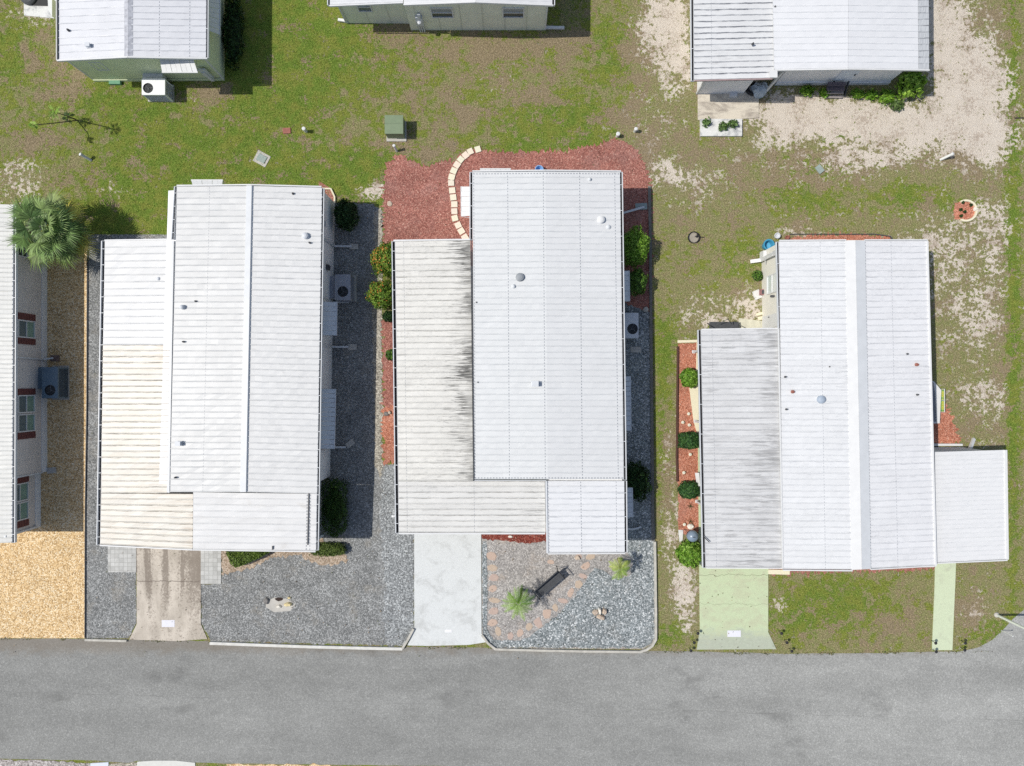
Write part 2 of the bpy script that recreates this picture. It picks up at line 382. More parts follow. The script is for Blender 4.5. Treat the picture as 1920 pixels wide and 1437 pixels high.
def wloc(o):
    l = Vector((0, 0, 0))
    while o: l += o.location; o = o.parent
    return l
def link(name, vs, fs, mats, parent=None, mi=None, smooth=False):
    if parent is None and name not in NOBASE and len(vs):
        a = np.array(vs); base = Vector(((a[:, 0].min() + a[:, 0].max()) / 2, (a[:, 1].min() + a[:, 1].max()) / 2, a[:, 2].min()))
    else: base = wloc(parent) if parent else Vector((0, 0, 0))
    me = bpy.data.meshes.new(name)
    me.from_pydata([(v[0] - base.x, v[1] - base.y, v[2] - base.z) for v in vs], [], fs)
    for m in (mats if isinstance(mats, (list, tuple)) else [mats]): me.materials.append(m)
    if mi is not None and max(mi, default=0) > 0: me.polygons.foreach_set('material_index', mi)
    if smooth: me.polygons.foreach_set('use_smooth', [True] * len(me.polygons))
    o = bpy.data.objects.new(name, me); COL.objects.link(o)
    if parent: o.parent = parent
    else: o.location = base
    return o
NOBASE = {'ground', 'road', 'gravel', 'mulch', 'pebbles', 'driveway', 'path', 'grass', 'patio', 'soil', 'sand'}

def tag(o, label, cat, group=None):
    o['label'] = label; o['category'] = cat
    if group: o['group'] = group
    return o
def kind(o, k): o['kind'] = k; return o
def thing(name, loc, label, cat, group=None):
    o = bpy.data.objects.new(name, None); COL.objects.link(o); o.location = loc; o.empty_display_size = .2
    return tag(o, label, cat, group)

# ------------------------------------------------------------------ flat ground pieces
def ragged(pts, amp=.05, step=.12, closed=True):
    out = []; n = len(pts)
    for i in range(n if closed else n - 1):
        a, b = Vector(pts[i]), Vector(pts[(i + 1) % n]); L = (b - a).length; k = max(1, int(L / step))
        nr = Vector((-(b - a).y, (b - a).x, 0)).normalized() if L > 0 else Vector((0, 0, 0))
        for j in range(k): out.append(a.lerp(b, j / k) + nr * rnd.gauss(0, amp) * (1 if j else .5))
    return out
def sheet(name, pxs, z, mat, k, amp=0.0, step=.12, label=None):
    pts = [P(x, y) for x, y in pxs]
    if amp: pts = ragged(pts, amp, step)
    pts = [Vector((p.x, p.y, 0)) for p in pts]
    import mathutils
    tri = mathutils.geometry.tessellate_polygon([pts])
    fs = []
    for t in tri:
        a, b, c = (pts[i] for i in t)
        fs.append(t if (b - a).cross(c - a).z > 0 else t[::-1])
    o = link(name, [(p.x, p.y, z) for p in pts], fs, mat)
    kind(o, k)
    if label: o['label'] = label
    return o
EXCL = []   # photo-space polygons where no grass grows

# ground with cover weights
def blob(X, Y, cx, cy, rx, ry, val):
    return val * np.exp(-(((X - cx) / rx) ** 2 + ((Y - cy) / ry) ** 2) ** 1.3)
SAND = [(1800,90,70,110,.50),(1600,222,170,40,.85),(1480,215,60,45,.8),(1400,270,60,30,.15),(1830,175,75,80,.75),(1760,40,35,70,.6),(1730,255,150,40,.55),
        (1850,270,60,50,.5),(1235,60,55,70,.62),(1275,130,40,50,.5),(1260,20,40,40,.5),(1210,230,90,60,.2),(1560,310,200,40,.22),(1870,470,45,90,.42),(1790,470,60,60,.3),
        (1800,620,60,70,.33),(1850,600,35,60,.4),(1845,745,60,45,.55),(1780,560,60,40,.25),(1850,400,60,40,.35),(1240,325,50,25,.45),(1300,350,60,40,.3),
        (40,335,55,38,.62),(215,355,40,18,.42),(15,385,30,20,.4),(80,25,70,25,.55),(150,110,20,20,.25),(1283,1110,30,48,.72),(1290,1175,14,22,.4),(1255,900,16,120,.28),(1262,1010,18,60,.35),
        (1350,605,80,14,.45),(1320,575,60,22,.35),(1400,560,35,25,.4),(1415,590,20,15,.4),(695,362,26,18,.65),(712,350,14,14,.6),(860,95,90,25,.1),(960,150,70,40,.22),
        (1460,1135,22,30,.42),(1650,1175,70,22,.15),(1830,1150,40,28,.3),(1610,300,60,20,.35),(1900,700,10,300,-.5),(1600,395,200,25,.12),(1500,440,40,20,.4),(1890,930,25,80,.3),(1820,1120,40,60,.1),
        (330,185,70,8,.35),(600,1060,40,12,.2),(1700,450,60,60,.18),(1760,480,50,60,.25),(1860,860,30,60,.3),(1600,1140,170,75,-.3),(1370,430,90,60,-.06),(1600,390,120,40,-.08),(850,180,120,60,.05),(1340,230,40,60,-.12)]
GREEN = [(640,330,130,45,.8),(560,110,70,130,.8),(265,390,90,70,.95),(590,60,90,60,.3),(270,230,60,40,.3),(620,30,90,40,.5),(230,180,120,60,.35),(430,330,80,60,.6),(1100,250,60,60,.3),(1010,230,90,50,.25),
         (700,120,80,60,.15),(1150,100,50,60,.3),(1350,210,40,60,.25),(1570,1130,120,70,.42),(1480,1160,60,40,.25),(1255,1190,30,25,.5),(1240,780,14,180,.35),(1900,500,14,600,.75),(1870,1190,60,30,.45),
         (1560,240,25,25,.8),(1620,235,22,30,.8),(1470,225,20,15,.6),(1700,370,60,30,.5),(1800,380,50,20,.3),(1530,310,100,30,.3),(1350,680,60,200,.1),(20,100,40,60,.3),(480,200,60,100,.35),(500,100,80,120,.4),
         (350,290,120,50,.45),(1550,380,80,30,.25),(1480,370,60,30,.3),(1250,640,20,60,.5),(1390,480,40,50,.3),(1300,480,60,40,.15),(960,280,60,20,.3),(1180,1100,1,1,0)]
BROWN = [(860,180,150,60,.25),(740,60,80,40,.2),(1150,220,80,60,.2),(200,320,100,30,.25),(330,300,60,30,.1),(480,250,80,30,.2),(1450,330,120,40,.2),(1640,410,120,30,.15),(130,160,80,50,.25),(100,110,80,70,.35),(60,280,60,40,.4),(1190,130,30,110,.55),(820,285,90,22,.55),(740,290,40,40,.35),(930,90,170,32,.6),(1060,80,60,30,.4),(1000,170,90,50,.25),(1330,170,40,100,.25),
         (1250,270,80,60,.4),(1620,300,160,40,.45),(1830,300,60,60,.5),(1840,60,60,60,.5),(1250,880,16,100,.4),(1660,1170,110,35,.45),(1830,1140,50,50,.5),(1480,1200,50,20,.2),(1600,1070,150,12,.25),
         (1880,650,20,200,.45),(760,110,40,40,.2),(860,220,60,30,.35),(380,175,60,30,.45),(1180,300,60,30,.4),(1400,330,80,50,.25),(1780,520,80,120,.25),(1300,420,80,60,.25),(1460,420,60,15,.4),(1800,790,60,50,.45)]
def cover(Xw, Yw):
    px = Xw * 40 + CX; py = CY - Yw * 40
    s = -.03 + .15 / (1 + np.exp((1190 - px) / 20)); g = np.where(px < 1180, .46, .27).astype(float); b = np.full_like(px, .10)
    g = .27 + .19 / (1 + np.exp((px - 1180) / 25))
    for k in SAND: s += blob(px, py, *k[:4], k[4] * (.78 if k[0] > 1700 and k[1] > 350 else 1))
    for k in GREEN: g += blob(px, py, *k)
    for k in BROWN: b += blob(px, py, *k)
    return np.clip(s, -.5, 1), np.clip(g, 0, 1), np.clip(b, 0, 1)
xs = np.concatenate([[-400, -200, -100, -60, -40, -32], np.arange(-26, 26.01, .3), [32, 40, 60, 100, 200, 400]])
ys = np.concatenate([[-400, -200, -100, -60, -40, -26], np.arange(-20, 20.01, .3), [26, 40, 60, 100, 200, 400]])
GX, GY = np.meshgrid(xs, ys)
nx, ny = len(xs), len(ys)
vs = np.stack([GX.ravel(), GY.ravel(), np.zeros(nx * ny)], 1)
idx = np.arange(nx * ny).reshape(ny, nx)
fs = np.stack([idx[:-1, :-1].ravel(), idx[:-1, 1:].ravel(), idx[1:, 1:].ravel(), idx[1:, :-1].ravel()], 1)
g = link('ground', vs.tolist(), fs.tolist(), m_ground); kind(g, 'structure')
s_, g_, b_ = cover(GX.ravel(), GY.ravel())
at = g.data.color_attributes.new('cover', 'FLOAT_COLOR', 'POINT')
at.data.foreach_set('color', np.stack([s_, g_, b_, np.ones_like(s_)], 1).ravel())

road_px = [(-16000,1197),(0,1197),(160,1198),(243,1200),(300,1200),(390,1202),(395,1208),(580,1212),(755,1216),(765,1213),(908,1214),(930,1218),(1205,1221),(1310,1222),(1465,1226),(1640,1225),(1748,1222),
           (1800,1222),(1835,1214),(1860,1200),(1880,1182),(1900,1160),(1920,1143),(1965,1100),(1995,1040),(2005,950),(2005,-16000),(2230,-16000),(2230,1100),(2250,1180),(2300,1215),(16000,1215),(16000,1440),
           (1600,1440),(1150,1440),(620,1434),(425,1432),(370,1430),(258,1427),(240,1431),(180,1426),(60,1424),(0,1423),(-16000,1423)]
sheet('road', road_px, .004, m_asph, 'structure', .012, .5)
PB = [(-700,440),(165,440),(164,750),(161,950),(160,1197),(-700,1196)]
sheet('pebbles', PB, .010, m_tan, 'stuff', 0)
GB = [(160,1197),(161,950),(164,750),(165,440),(420,440),(420,1022),(255,1073),(256,1168),(241,1197)]
sheet('gravel', GB, .010, m_grey, 'stuff', .01)
GF = [(597,384),(640,380),(700,383),(717,400),(716,610),(714,870),(742,872),(748,1000),(777,1001),(776,1172),(760,1211),(395,1203),(379,1170),(376,1095),(416,1094),(416,900),(590,880)]
sheet('gravel', GF, .010, m_grey, 'stuff', .03, .15)
sheet('gravel', [(701,400),(716,390),(717,870),(716,890),(712,900),(703,870),(700,650)], .014, m_beige, 'stuff', .05, .12)
sheet('gravel', [(722,872),(742,872),(748,1001),(776,1001),(776,1172),(759,1210),(722,1208),(716,1150),(724,1100),(718,1050),(712,960)], .018, m_mid, 'stuff', .06, .12)
sheet('soil', [(410,1020),(600,1010),(640,1035),(655,1050),(620,1062),(590,1055),(560,1042),(510,1045),(480,1062),(440,1072),(418,1080),(416,1060)], .0225, gravel_mat('soil_tan', [(0,(.30,.22,.15)),(.5,(.44,.34,.25)),(1,(.60,.50,.40))], .05), 'stuff', .06, .1)
# C front garden
FG = [(903,980),(1228,980),(1228,1195),(1222,1208),(1205,1217),(925,1216),(912,1203),(904,1188)]
sheet('gravel', FG, .010, m_fine, 'stuff', 0)
sheet('gravel', [(1150,560),(1221,588),(1226,1000),(1227,1195),(1222,1206),(1204,1215),(950,1214),(988,1196),(1040,1158),(1077,1120),(1100,1085),(1114,1064),(1135,1072),(1150,1085),(1180,1080),(1190,1050),(1175,1034),(1150,1020)], .0215, m_blue, 'stuff', .03, .12)
sheet('gravel', [(904,1015),(912,1015),(914,1100),(913,1180),(925,1200),(985,1202),(960,1213),(926,1214),(913,1202),(905,1187)], .0255, m_blue, 'stuff', .02, .1)
# mulch beds
MC = [(721,318),(735,300),(742,289),(758,292),(772,303),(790,312),(812,308),(835,300),(850,303),(862,292),(885,281),(905,281),(950,286),(1000,284),(1060,282),(1120,272),(1150,262),(1175,266),(1190,275),(1205,300),(1215,330),(1222,350),(1221,600),(1100,600),(760,600),(719,460),(718,380)]
sheet('mulch', MC, .014, m_mulch_red, 'stuff', .08, .06, 'faded red bark mulch behind and beside the middle home')
sheet('mulch', [(717,600),(745,600),(745,770),(718,770)], .0165, m_mulch_red, 'stuff', .08, .06, 'upper faded part of the mulch strip along the middle carport')
sheet('mulch', [(716,765),(745,765),(745,868),(718,868)], .019, m_mulch_org, 'stuff', .08, .06, 'narrow red mulch strip along the middle carport')
sheet('mulch', [(903,990),(1025,990),(1024,1016),(985,1019),(940,1013),(903,1010)], .0295, mulch_mat('deep_red_mulch', (.18,.035,.025), (.27,.06,.04), (.36,.11,.08)), 'stuff', .03, .1, 'dark red mulch strip in front of the middle home')
sheet('mulch', [(598,340),(621,354),(628,372),(628,384),(598,384)], .014, m_mulch_red, 'stuff', 0, .1, 'small red mulch corner at the left home')
MD = [(1271,644),(1312,644),(1314,985),(1308,1006),(1272,1000),(1270,800)]
sheet('mulch', MD, .014, m_mulch_org, 'stuff', .02, .1, 'orange mulch bed along the right carport')
MD2 = [(1764,760),(1772,752),(1780,775),(1792,800),(1800,832),(1700,834),(1700,760)]
sheet('mulch', MD2, .014, m_mulch_org, 'stuff', .08, .06, 'orange mulch wedge east of the right home')
MD3 = [(1478,443),(1560,440),(1650,442),(1672,446),(1680,520),(1478,520)]
sheet('mulch', MD3, .014, m_mulch_org, 'stuff', .08, .06, 'orange mulch strip behind the right home')
sheet('mulch', [(1790,382),(1808,375),(1822,380),(1830,394),(1824,408),(1808,414),(1788,410)], .014, m_mulch_org, 'stuff', .025, .08, 'round patch of orange mulch in the far lawn')
sheet('mulch', [(1445,1055),(1770,1040),(1755,1066),(1700,1070),(1560,1073),(1470,1078),(1445,1076)], .014, m_mulch_red, 'stuff', .08, .06, 'thin red mulch line in front of the right home')
# driveways and slabs
def drive(name, pxs, mat, panel=None, z=.03, label=None):
    pts = [P(x, y) for x, y in pxs]; mb = MB(); mb.prism(pts, 0, z)
    o = mb.build(name, mat); kind(o, 'structure')
    if label: o['label'] = label
    if panel:
        x, y, w, h = panel; p = P(x, y)
        MB().box((p.x, p.y, z + .004), (w / 40, h / 40, .008)).build('number_panel', plain('panel_white', (.74, .74, .80), .7, .03), o)
    return o
DB = [(255,520),(340,520),(377,1000),(377,1170),(389,1198),(330,1202),(243,1199),(257,1170)]
drive('driveway', DB, m_drvB, (316, 1169, 24, 13), label='stained brown driveway of the left home')
DC = [(776,500),(892,500),(902,960),(903,1188),(911,1204),(880,1209),(800,1211),(764,1210),(777,1178)]
drive('driveway', DC, m_drvC, label='pale concrete driveway of the middle home')
p = P(841, 1183); MB().box((p.x, p.y, .034), (.32, .13, .006)).build('number_panel', plain('panel_pale', (.80, .80, .82), .7, .03), bpy.data.objects['driveway.001'])
DD = [(1306,640),(1440,640),(1440,1185),(1455,1217),(1306,1218),(1312,1182)]
drive('driveway', DD, m_drvD, (1376, 1188, 25, 12), label='cracked mint green driveway of the right home')
drive('path', [(1754,1000),(1793,1000),(1791,1080),(1785,1219),(1747,1219),(1752,1100)], m_pathD, label='narrow mint green path')
drive('driveway', [(258,1428),(290,1426),(330,1426),(366,1430),(372,1500),(250,1500)], plain('white_slab', (.66,.66,.62), .8, .05), label='pale driveway mouth at the bottom edge')
drive('driveway', [(170,1431),(204,1429),(200,1500),(168,1500)], plain('bluewhite_slab', (.66,.70,.78), .7, .03), z=.028, label='small blue white slab at the bottom edge')
sheet('gravel', [(-600,1424),(60,1425),(168,1431),(172,1500),(-600,1500)], .012, gravel_mat('pinkish_gravel', [(0,(.24,.21,.20)),(.5,(.44,.40,.38)),(1,(.66,.62,.60))], .06), 'stuff', .03, .2)
sheet('gravel', [(204,1432),(258,1430),(258,1500),(204,1500)], .012, m_beige, 'stuff', .03, .2)
sheet('pebbles', [(425,1433),(620,1434),(640,1500),(415,1500)], .012, m_tan, 'stuff', .03, .2)
for q in ([(203,1000),(256,1000),(256,1073),(203,1073)], [(377,1000),(415,1000),(415,1095),(377,1095)]):
    drive('patio', q, m_paver, z=.034, label='grey square pavers beside the left driveway')
drive('patio', [(1292,727),(1316,727),(1316,840),(1311,828),(1300,790)], m_creamslab, z=.04, label='cream slab poking out beside the right carport')
drive('patio', [(1306,640),(1316,630),(1316,735),(1304,735)], m_creamslab, z=.036)
drive('patio', [(1308,150),(1422,150),(1422,222),(1390,224),(1308,226)], m_pad, z=.05, label='stained tan slab by the far right home')
drive('patio', [(1385,597),(1432,603),(1432,640),(1385,640)], plain('block_paving', (.62,.60,.48), .85, .12, 5), z=.06)
drive('patio', [(45,-40),(108,-40),(108,36),(46,30)], m_padw, z=.04)
EXCL += [road_px, PB, GB, GF, FG, MC, MD, MD2, MD3, DB, DC, DD, [(1754,1000),(1793,1000),(1785,1219),(1747,1219)], [(1308,150),(1422,150),(1422,226),(1312,258),(1308,226)], [(1292,727),(1316,727),(1316,840)],
         [(45,-40),(108,-40),(108,36),(46,30)], [(716,600),(745,600),(745,868),(718,868)], [(1790,382),(1822,378),(1830,394),(1824,408),(1788,412)], [(701,384),(717,384),(717,870),(701,870)]]

# ------------------------------------------------------------------ roofs, walls, houses
def roof_panel(name, q, mat, parent, pitch=.256, t=.06, rib=.018, wave=.006, usub=10):
    A, B, C, D = (Vector(p) for p in q)       # NW NE SE SW
    L = ((D - A).length + (C - B).length) / 2; W = ((B - A).length + (C - D).length) / 2
    vv = []
    n = max(1, int(round(L / pitch)))
    for i in range(n):
        a = i * L / n; pw = L / n
        vv += [(a, 0), (a + pw - .055, 0), (a + pw - .04, rib), (a + pw - .015, rib)]
    vv.append((L, 0))
    vs = []; uvs = []; uvn = []
    for (v, dz) in vv:
        for j in range(usub + 1):
            u = j / usub; k = v / L
            p = A.lerp(B, u).lerp(D.lerp(C, u), k)
            w = 0 if j in (0, usub) else rnd.uniform(-wave, wave)
            vs.append((p.x, p.y, p.z + dz + w)); uvs.append((u * W, v * n * pitch / L)); uvn.append((u, k))
    fs = []
    for i in range(len(vv) - 1):
        for j in range(usub):
            a = i * (usub + 1) + j; fs.append((a + usub + 1, a + usub + 2, a + 1, a))
    o = len(vs)
    top = [A, B, C, D]
    for p in top: vs.append((p.x, p.y, p.z - .002)); uvs.append((0, 0)); uvn.append((.5, .5))
    for p in top: vs.append((p.x, p.y, p.z - t)); uvs.append((0, 0)); uvn.append((.5, .5))
    fs += [(o + 4, o + 5, o + 6, o + 7)] + [(o + i, o + (i + 1) % 4, o + 4 + (i + 1) % 4, o + 4 + i) for i in range(4)]
    ob = link(name, vs, fs, mat, parent)
    l1 = ob.data.uv_layers.new(name='UVMap'); l2 = ob.data.uv_layers.new(name='UVN')
    li = [0] * len(ob.data.loops); ob.data.loops.foreach_get('vertex_index', li)
    l1.data.foreach_set('uv', [c for i in li for c in uvs[i]]); l2.data.foreach_set('uv', [c for i in li for c in uvn[i]])
    return ob

def gutter(parent, a, b, side, w=.12, strap=.75, back=True):
    """open gutter along a->b, 'side' (+1 right/east, -1 left/west) is the outward direction in x"""
    a, b = Vector(a), Vector(b); mb = MB(); dz = Vector((0, 0, 1)); o = Vector((side, 0, 0))
    mb.bar(a + o * w * .5 - dz * .10, b + o * w * .5 - dz * .10, w - .02, .012, 1)
    mb.bar(a + o * (w + .012) - dz * .05, b + o * (w + .012) - dz * .05, .035, .12, 0)
    mb.bar(a + o * .006 - dz * .055, b + o * .006 - dz * .055, .012, .11, 0)
    L = (b - a).length; n = int(L / strap)
    for i in range(n + 1):
        p = a.lerp(b, (i + .5) / (n + 1)) if n else a.lerp(b, .5)
        mb.bar(p + o * .0 + dz * .01, p + o * (w + .02) + dz * .01, .022, .012, 0)
    for e in (a, b): mb.box(e + o * w * .5 - dz * .05, (w, .012, .10), 0, 0)
    return mb.build('gutter', [m_white2, m_dark], parent)

def body(parent, nw, ne, se, sw, rn, rs, ze, zr, mat, name='wall', z0=0.0):
    """gable body; photo-space ground points, ridge points, eave and ridge heights"""
    a, b, c, d = (P(*k) for k in (nw, ne, se, sw)); r1, r2 = P(*rn), P(*rs)
    vs = []
    for p in (a, b, c, d): vs += [(p.x, p.y, z0)]
    for p in (a, b, c, d): vs += [(p.x, p.y, ze)]
    vs += [(r1.x, r1.y, zr), (r2.x, r2.y, zr)]
    fs = [(3, 2, 6, 9, 7), (1, 0, 4, 8, 5), (0, 3, 7, 4), (2, 1, 5, 6), (7, 9, 8, 4), (9, 6, 5, 8), (0, 1, 2, 3)]
    return link(name, vs, fs, mat, parent)
def box_body(parent, pxs, z0, z1, mat, name='wall'):
    mb = MB(); mb.prism([P(*p) for p in pxs], z0, z1); return mb.build(name, mat, parent)

def vent(parent, x, y, z, r=.09, h=.16, mat=None, cap=True, name='roof_vent', top=None):
    p = P(x, y, z); mb = MB(); z -= .04; h *= .75
    mb.lathe((p.x, p.y, z - .08), [(r * 1.5, 0), (r * 1.45, .10), (r * .8, .13), (r * .8, h), (r * .1, h)], 14, 0)
    if cap: mb.lathe((p.x, p.y, z - .08), [(r * 1.25, h), (r * 1.3, h + .03), (r * .7, h + .07), (r * .1, h + .08)], 14, 1)
    return mb.build(name, [mat or m_white2, top or mat or m_white2], parent, False)
def pipe_vent(parent, x, y, z, r=.045, mat=None):
    p = P(x, y, z); mb = MB(); r *= .72
    mb.lathe((p.x, p.y, z - .075), [(r * 1.5, 0), (r * 1.4, .06), (r, .07), (r, .12), (r * .6, .12), (r * .6, .08), (.002, .08)], 12)
    return mb.build('vent_pipe', mat or m_iron, parent)
def box_vent(parent, x, y, z, w=.28, h=.14, mat=None):
    p = P(x, y, z); mb = MB()
    mb.box((p.x, p.y, z + h / 2 - .03), (w, w * .8, h)); mb.box((p.x + .01, p.y, z + h), (w * 1.25, w, .03))
    mb.box((p.x, p.y, z + .0), (w * 1.5, w * 1.2, .02))
    return mb.build('roof_vent', mat or m_white2, parent)

def awning(parent, top, bot, mat=None, n=None, t=.025):
    """slatted metal window awning: top two points on the wall, bottom two points outward/lower"""
    a, b = Vector(top[0]), Vector(top[1]); d, c = Vector(bot[0]), Vector(bot[1]); mb = MB()
    L = (b - a).length; n = n or max(3, int(L / .2))
    for i in range(n):
        k0, k1 = i / n + .004, (i + 1) / n - .004; up = Vector((0, 0, .012 * (i % 2)))
        mb.slab([a.lerp(b, k0) + up, a.lerp(b, k1) + up, d.lerp(c, k1) + up, d.lerp(c, k0) + up], t)
    mb.bar(d, c, .04, .05)
    o = mb.build('awning', mat or m_white, parent)
    for w, q in ((a, d), (b, c)): MB().bar(q, Vector((w.x, w.y, q.z - .15)), .02).build('strut', m_white2, o)
    return o

def window(parent, origin, ax, w, z0, z1, nrm, panes=2, frame=None, glass=None, glass2=None, split='h'):
    """window on a wall: centre bottom 'origin' (x,y), unit axis ax along the wall, outward normal nrm"""
    o = Vector((origin[0], origin[1], 0)); ax = Vector(ax); n = Vector(nrm); fr = MB(); f = .05
    q = Matrix((ax, n, Vector((0, 0, 1)))).transposed()
    def B(mb, u, z, su, sz, dep, mi=0): mb.box(o + ax * u + n * (dep / 2) + Vector((0, 0, z)), (su, dep, sz), 0, mi, q)
    hgt = z1 - z0; zc = (z0 + z1) / 2
    B(fr, 0, z1 - f / 2, w, f, .05); B(fr, 0, z0 + f / 2, w, f, .055)
    B(fr, -w / 2 + f / 2, zc, f, hgt - 2 * f, .05); B(fr, w / 2 - f / 2, zc, f, hgt - 2 * f, .05)
    if panes == 2:
        if split == 'h': B(fr, 0, zc, w - 2 * f, .04, .045)
        else: B(fr, 0, zc, .04, hgt - 2 * f, .045)
    win = fr.build('window', frame or m_white, parent)
    gl = MB()
    if panes == 2 and split == 'h':
        B(gl, 0, z0 + hgt * .27, w - 2 * f, hgt * .46, .012, 0); B(gl, 0, z0 + hgt * .73, w - 2 * f, hgt * .46, .018, 1)
    else: B(gl, 0, zc, w - 2 * f, hgt - 2 * f, .014, 0)
    gl.build('pane', [glass or m_glass, glass2 or m_glass2], win)
    return win

def downspout(parent, pts, w=.075, mat=None):
    mb = MB()
    for i in range(len(pts) - 1): mb.bar(pts[i], pts[i + 1], w, w * .8)
    return mb.build('downspout', mat or m_white2, parent)
def posts(parent, pxs, z, w=.09):
    for x, y in pxs:
        p = P(x, y); mb = MB(); mb.box((p.x, p.y, z / 2), (w, w, z)); mb.box((p.x, p.y, .06), (w * 1.6, w * 1.6, .02)); mb.build('post', m_white2, parent)

# ======= House A : taupe home at the left edge
A = thing('mobile_home', P(-130, 700), 'taupe sided home with maroon shutters at the left edge of the photo', 'house', 'mobile homes along the street')
rA = roof_mat('cream_shingle_roof', (.76, .76, .73), .20, .45, (.52, .50, .44), (.5, .48, .42), .25, .6, grid=.17, mottled=.05)
ze, zr = 2.25, 2.7
nwA, swA = P(24, 384, ze), P(22, 1018, ze)
xr = P(-170, 700, zr).x; xl = 2 * xr - nwA.x
rn, rs = Vector((xr, nwA.y, zr)), Vector((xr, swA.y, zr))
roof_panel('roof', [rn, nwA, swA, rs], rA, A, .20)
roof_panel('roof', [Vector((xl, nwA.y, ze)), rn, rs, Vector((xl, swA.y, ze))], rA, A, .20)
XA = -21.8; XA2 = -22.1; yN = 7.55; yM = -4.15; yS = -6.70
mb = MB()
def walls(mb, x0, x1, y0, y1, za, zb, mi=0): mb.box(((x0 + x1) / 2, (y0 + y1) / 2, (za + zb) / 2), (abs(x1 - x0), abs(y1 - y0), zb - za), 0, mi)
walls(mb, xl + .3, XA, yM, yN, .36, ze - .03); walls(mb, xl + .3, XA2, yS, yM, .36, ze - .03)
m_taupeS = siding('taupe_lap_siding', (.68, .64, .61), .2)
mb.build('wall', m_taupeS, A)
mb = MB(); walls(mb, xl + .3, XA + .02, yM, yN + .02, 0, .359); walls(mb, xl + .3, XA2 + .02, yS - .02, yM - .003, 0, .359); mb.build_each('skirting', m_skirt, A)
gutter(A, nwA, swA, 1)
mb = MB(); mb.box((XA2 + .03, yS + .02, 1.3), (.09, .09, 2.0)); mb.box((XA + .02, yM, 1.3), (.06, .06, 1.9)); mb.build_each('corner_trim', m_white2, A)
mgG = plain('greenish_glass', (.22, .34, .28), .15, .15, 2, spec=.6)
def yG(py): return (CY - py) / F * (H - 1.4)
for py0, py1, sh0, sh1, X, nn in ((601, 634, 588, 646, XA, 1), (741, 810, 729, 823, XA, 2), (907, 977, 894, 990, XA2, 2)):
    wids = [(py0, py1)] if nn == 1 else [(py0, (py0 + py1) / 2 - 1), ((py0 + py1) / 2 + 1, py1)]
    for a_, b_ in wids:
        yc = (yG(a_) + yG(b_)) / 2; window(A, (X, yc), (0, 1, 0), abs(yG(a_) - yG(b_)), .85, 1.92, (1, 0, 0), 2, None, mgG, m_glass2)
    for a_, b_ in ((sh0, py0 - .5), (py1 + .5, sh1)):
        mb = MB(); yc = (yG(a_) + yG(b_)) / 2; mb.box((X + .02, yc, 1.38), (.035, abs(yG(a_) - yG(b_)), 1.15))
        for k in range(11): mb.box((X + .04, yc, .88 + k * .1), (.02, abs(yG(a_) - yG(b_)) - .06, .05))
        mb.build('shutter', m_shut, A)
window(A, (XA, (CY - 474) / F * 30.4), (0, 1, 0), .40, 1.35, 1.95, (1, 0, 0), 2, None, m_glass, m_glass)
for py, X, xe in ((671, XA, 91), (890, XA2, 90)):
    y = (CY - py) / F * 30.9
    downspout(A, [(nwA.x + .1, y, ze - .1), (X + .05, y - .02, ze - .35), (X + .05, y - .05, .28), (X + .35, y + (.02 if py == 671 else .14), .08)])

# ======= House B : left home
B = thing('mobile_home', P(465, 690), 'left white home with cream ribbed carport and brown stained driveway', 'house', 'mobile homes along the street')
eB, rB_ = 2.62, 2.78; cB = 2.25
rBm = roof_mat('white_roof_left_home', (.70, .705, .70), .262, .42, (.42, .43, .44), (.50, .50, .50), .45, .55, mottled=.07, dots=((1.45, .012),), vfreq=5)
rBr = roof_mat('white_roof_left_home_east', (.77, .772, .765), .262, .55, (.40, .41, .42), (.42, .42, .42), .5, .59, mottled=.05, vfreq=4)
rnB, rsB = (472, 349), (460, 923)
ridge_n, ridge_s = P(*rnB, rB_), P(*rsB, rB_)
roof_panel('roof', [P(332, 350, eB), ridge_n, ridge_s, P(318, 923, eB)], rBm, B, .262)
roof_panel('roof', [ridge_n, P(603, 352, eB), P(594, 926, eB), ridge_s], rBr, B, .262)
mb = MB(); mb.slab([P(462, 348, rB_ + .06), P(472, 348, rB_ + .07), P(461, 923, rB_ + .07), P(450, 923, rB_ + .06)], .05)
mb.slab([P(472.5, 348, rB_ + .065), P(474, 348, rB_ + .03), P(463, 923, rB_ + .03), P(461.5, 923, rB_ + .065)], .05, 1); mb.build_each('ridge_cap', [m_white2, m_ac], B)
rBf = roof_mat('white_porch_roof', (.78, .78, .775), .262, .28, (.5, .5, .5), (.55, .53, .5), .45, .54, mottled=.07, dots=((4.9, .03), (5.05, .02)), vfreq=3)
rBc = roof_mat('cream_ribbed_carport', (.77, .75, .695), .262, .95, (.30, .27, .22), (.48, .40, .32), .6, .57, bias=.16, biasp=5, mottled=.07, warm=(.74, .64, .50), warm_amt=.35, su=.4)
roof_panel('carport_roof', [P(197, 452, cB), P(324, 450, 2.5), P(320, 647, 2.5), P(193, 647, cB)],
           roof_mat('white_coated_carport', (.71, .715, .715), .30, .26, (.4, .4, .4), (.5, .5, .5), .35, .6, mottled=.05, vfreq=4), B, .30)
roof_panel('carport_roof', [P(193, 647.5, cB), P(318, 647.5, 2.5), P(314, 925, 2.5), P(190, 925, cB)], rBc, B, .262, rib=.035)
roof_panel('carport_roof', [P(190, 925.5, cB), P(362, 926.5, 2.55), P(361, 1030, 2.53), P(188, 1021, cB)], rBc, B, .262, rib=.035)
roof_panel('porch_roof', [P(362.3, 923.2, 2.63), P(594, 926.3, 2.62), P(592, 1033, 2.56), P(361.5, 1030, 2.56)], rBf, B, .262)
gutter(B, P(197, 452, cB), P(188, 1022, cB), -1, .14, .72)
gutter(B, P(332, 350, eB), P(326, 449, eB), -1, .1)
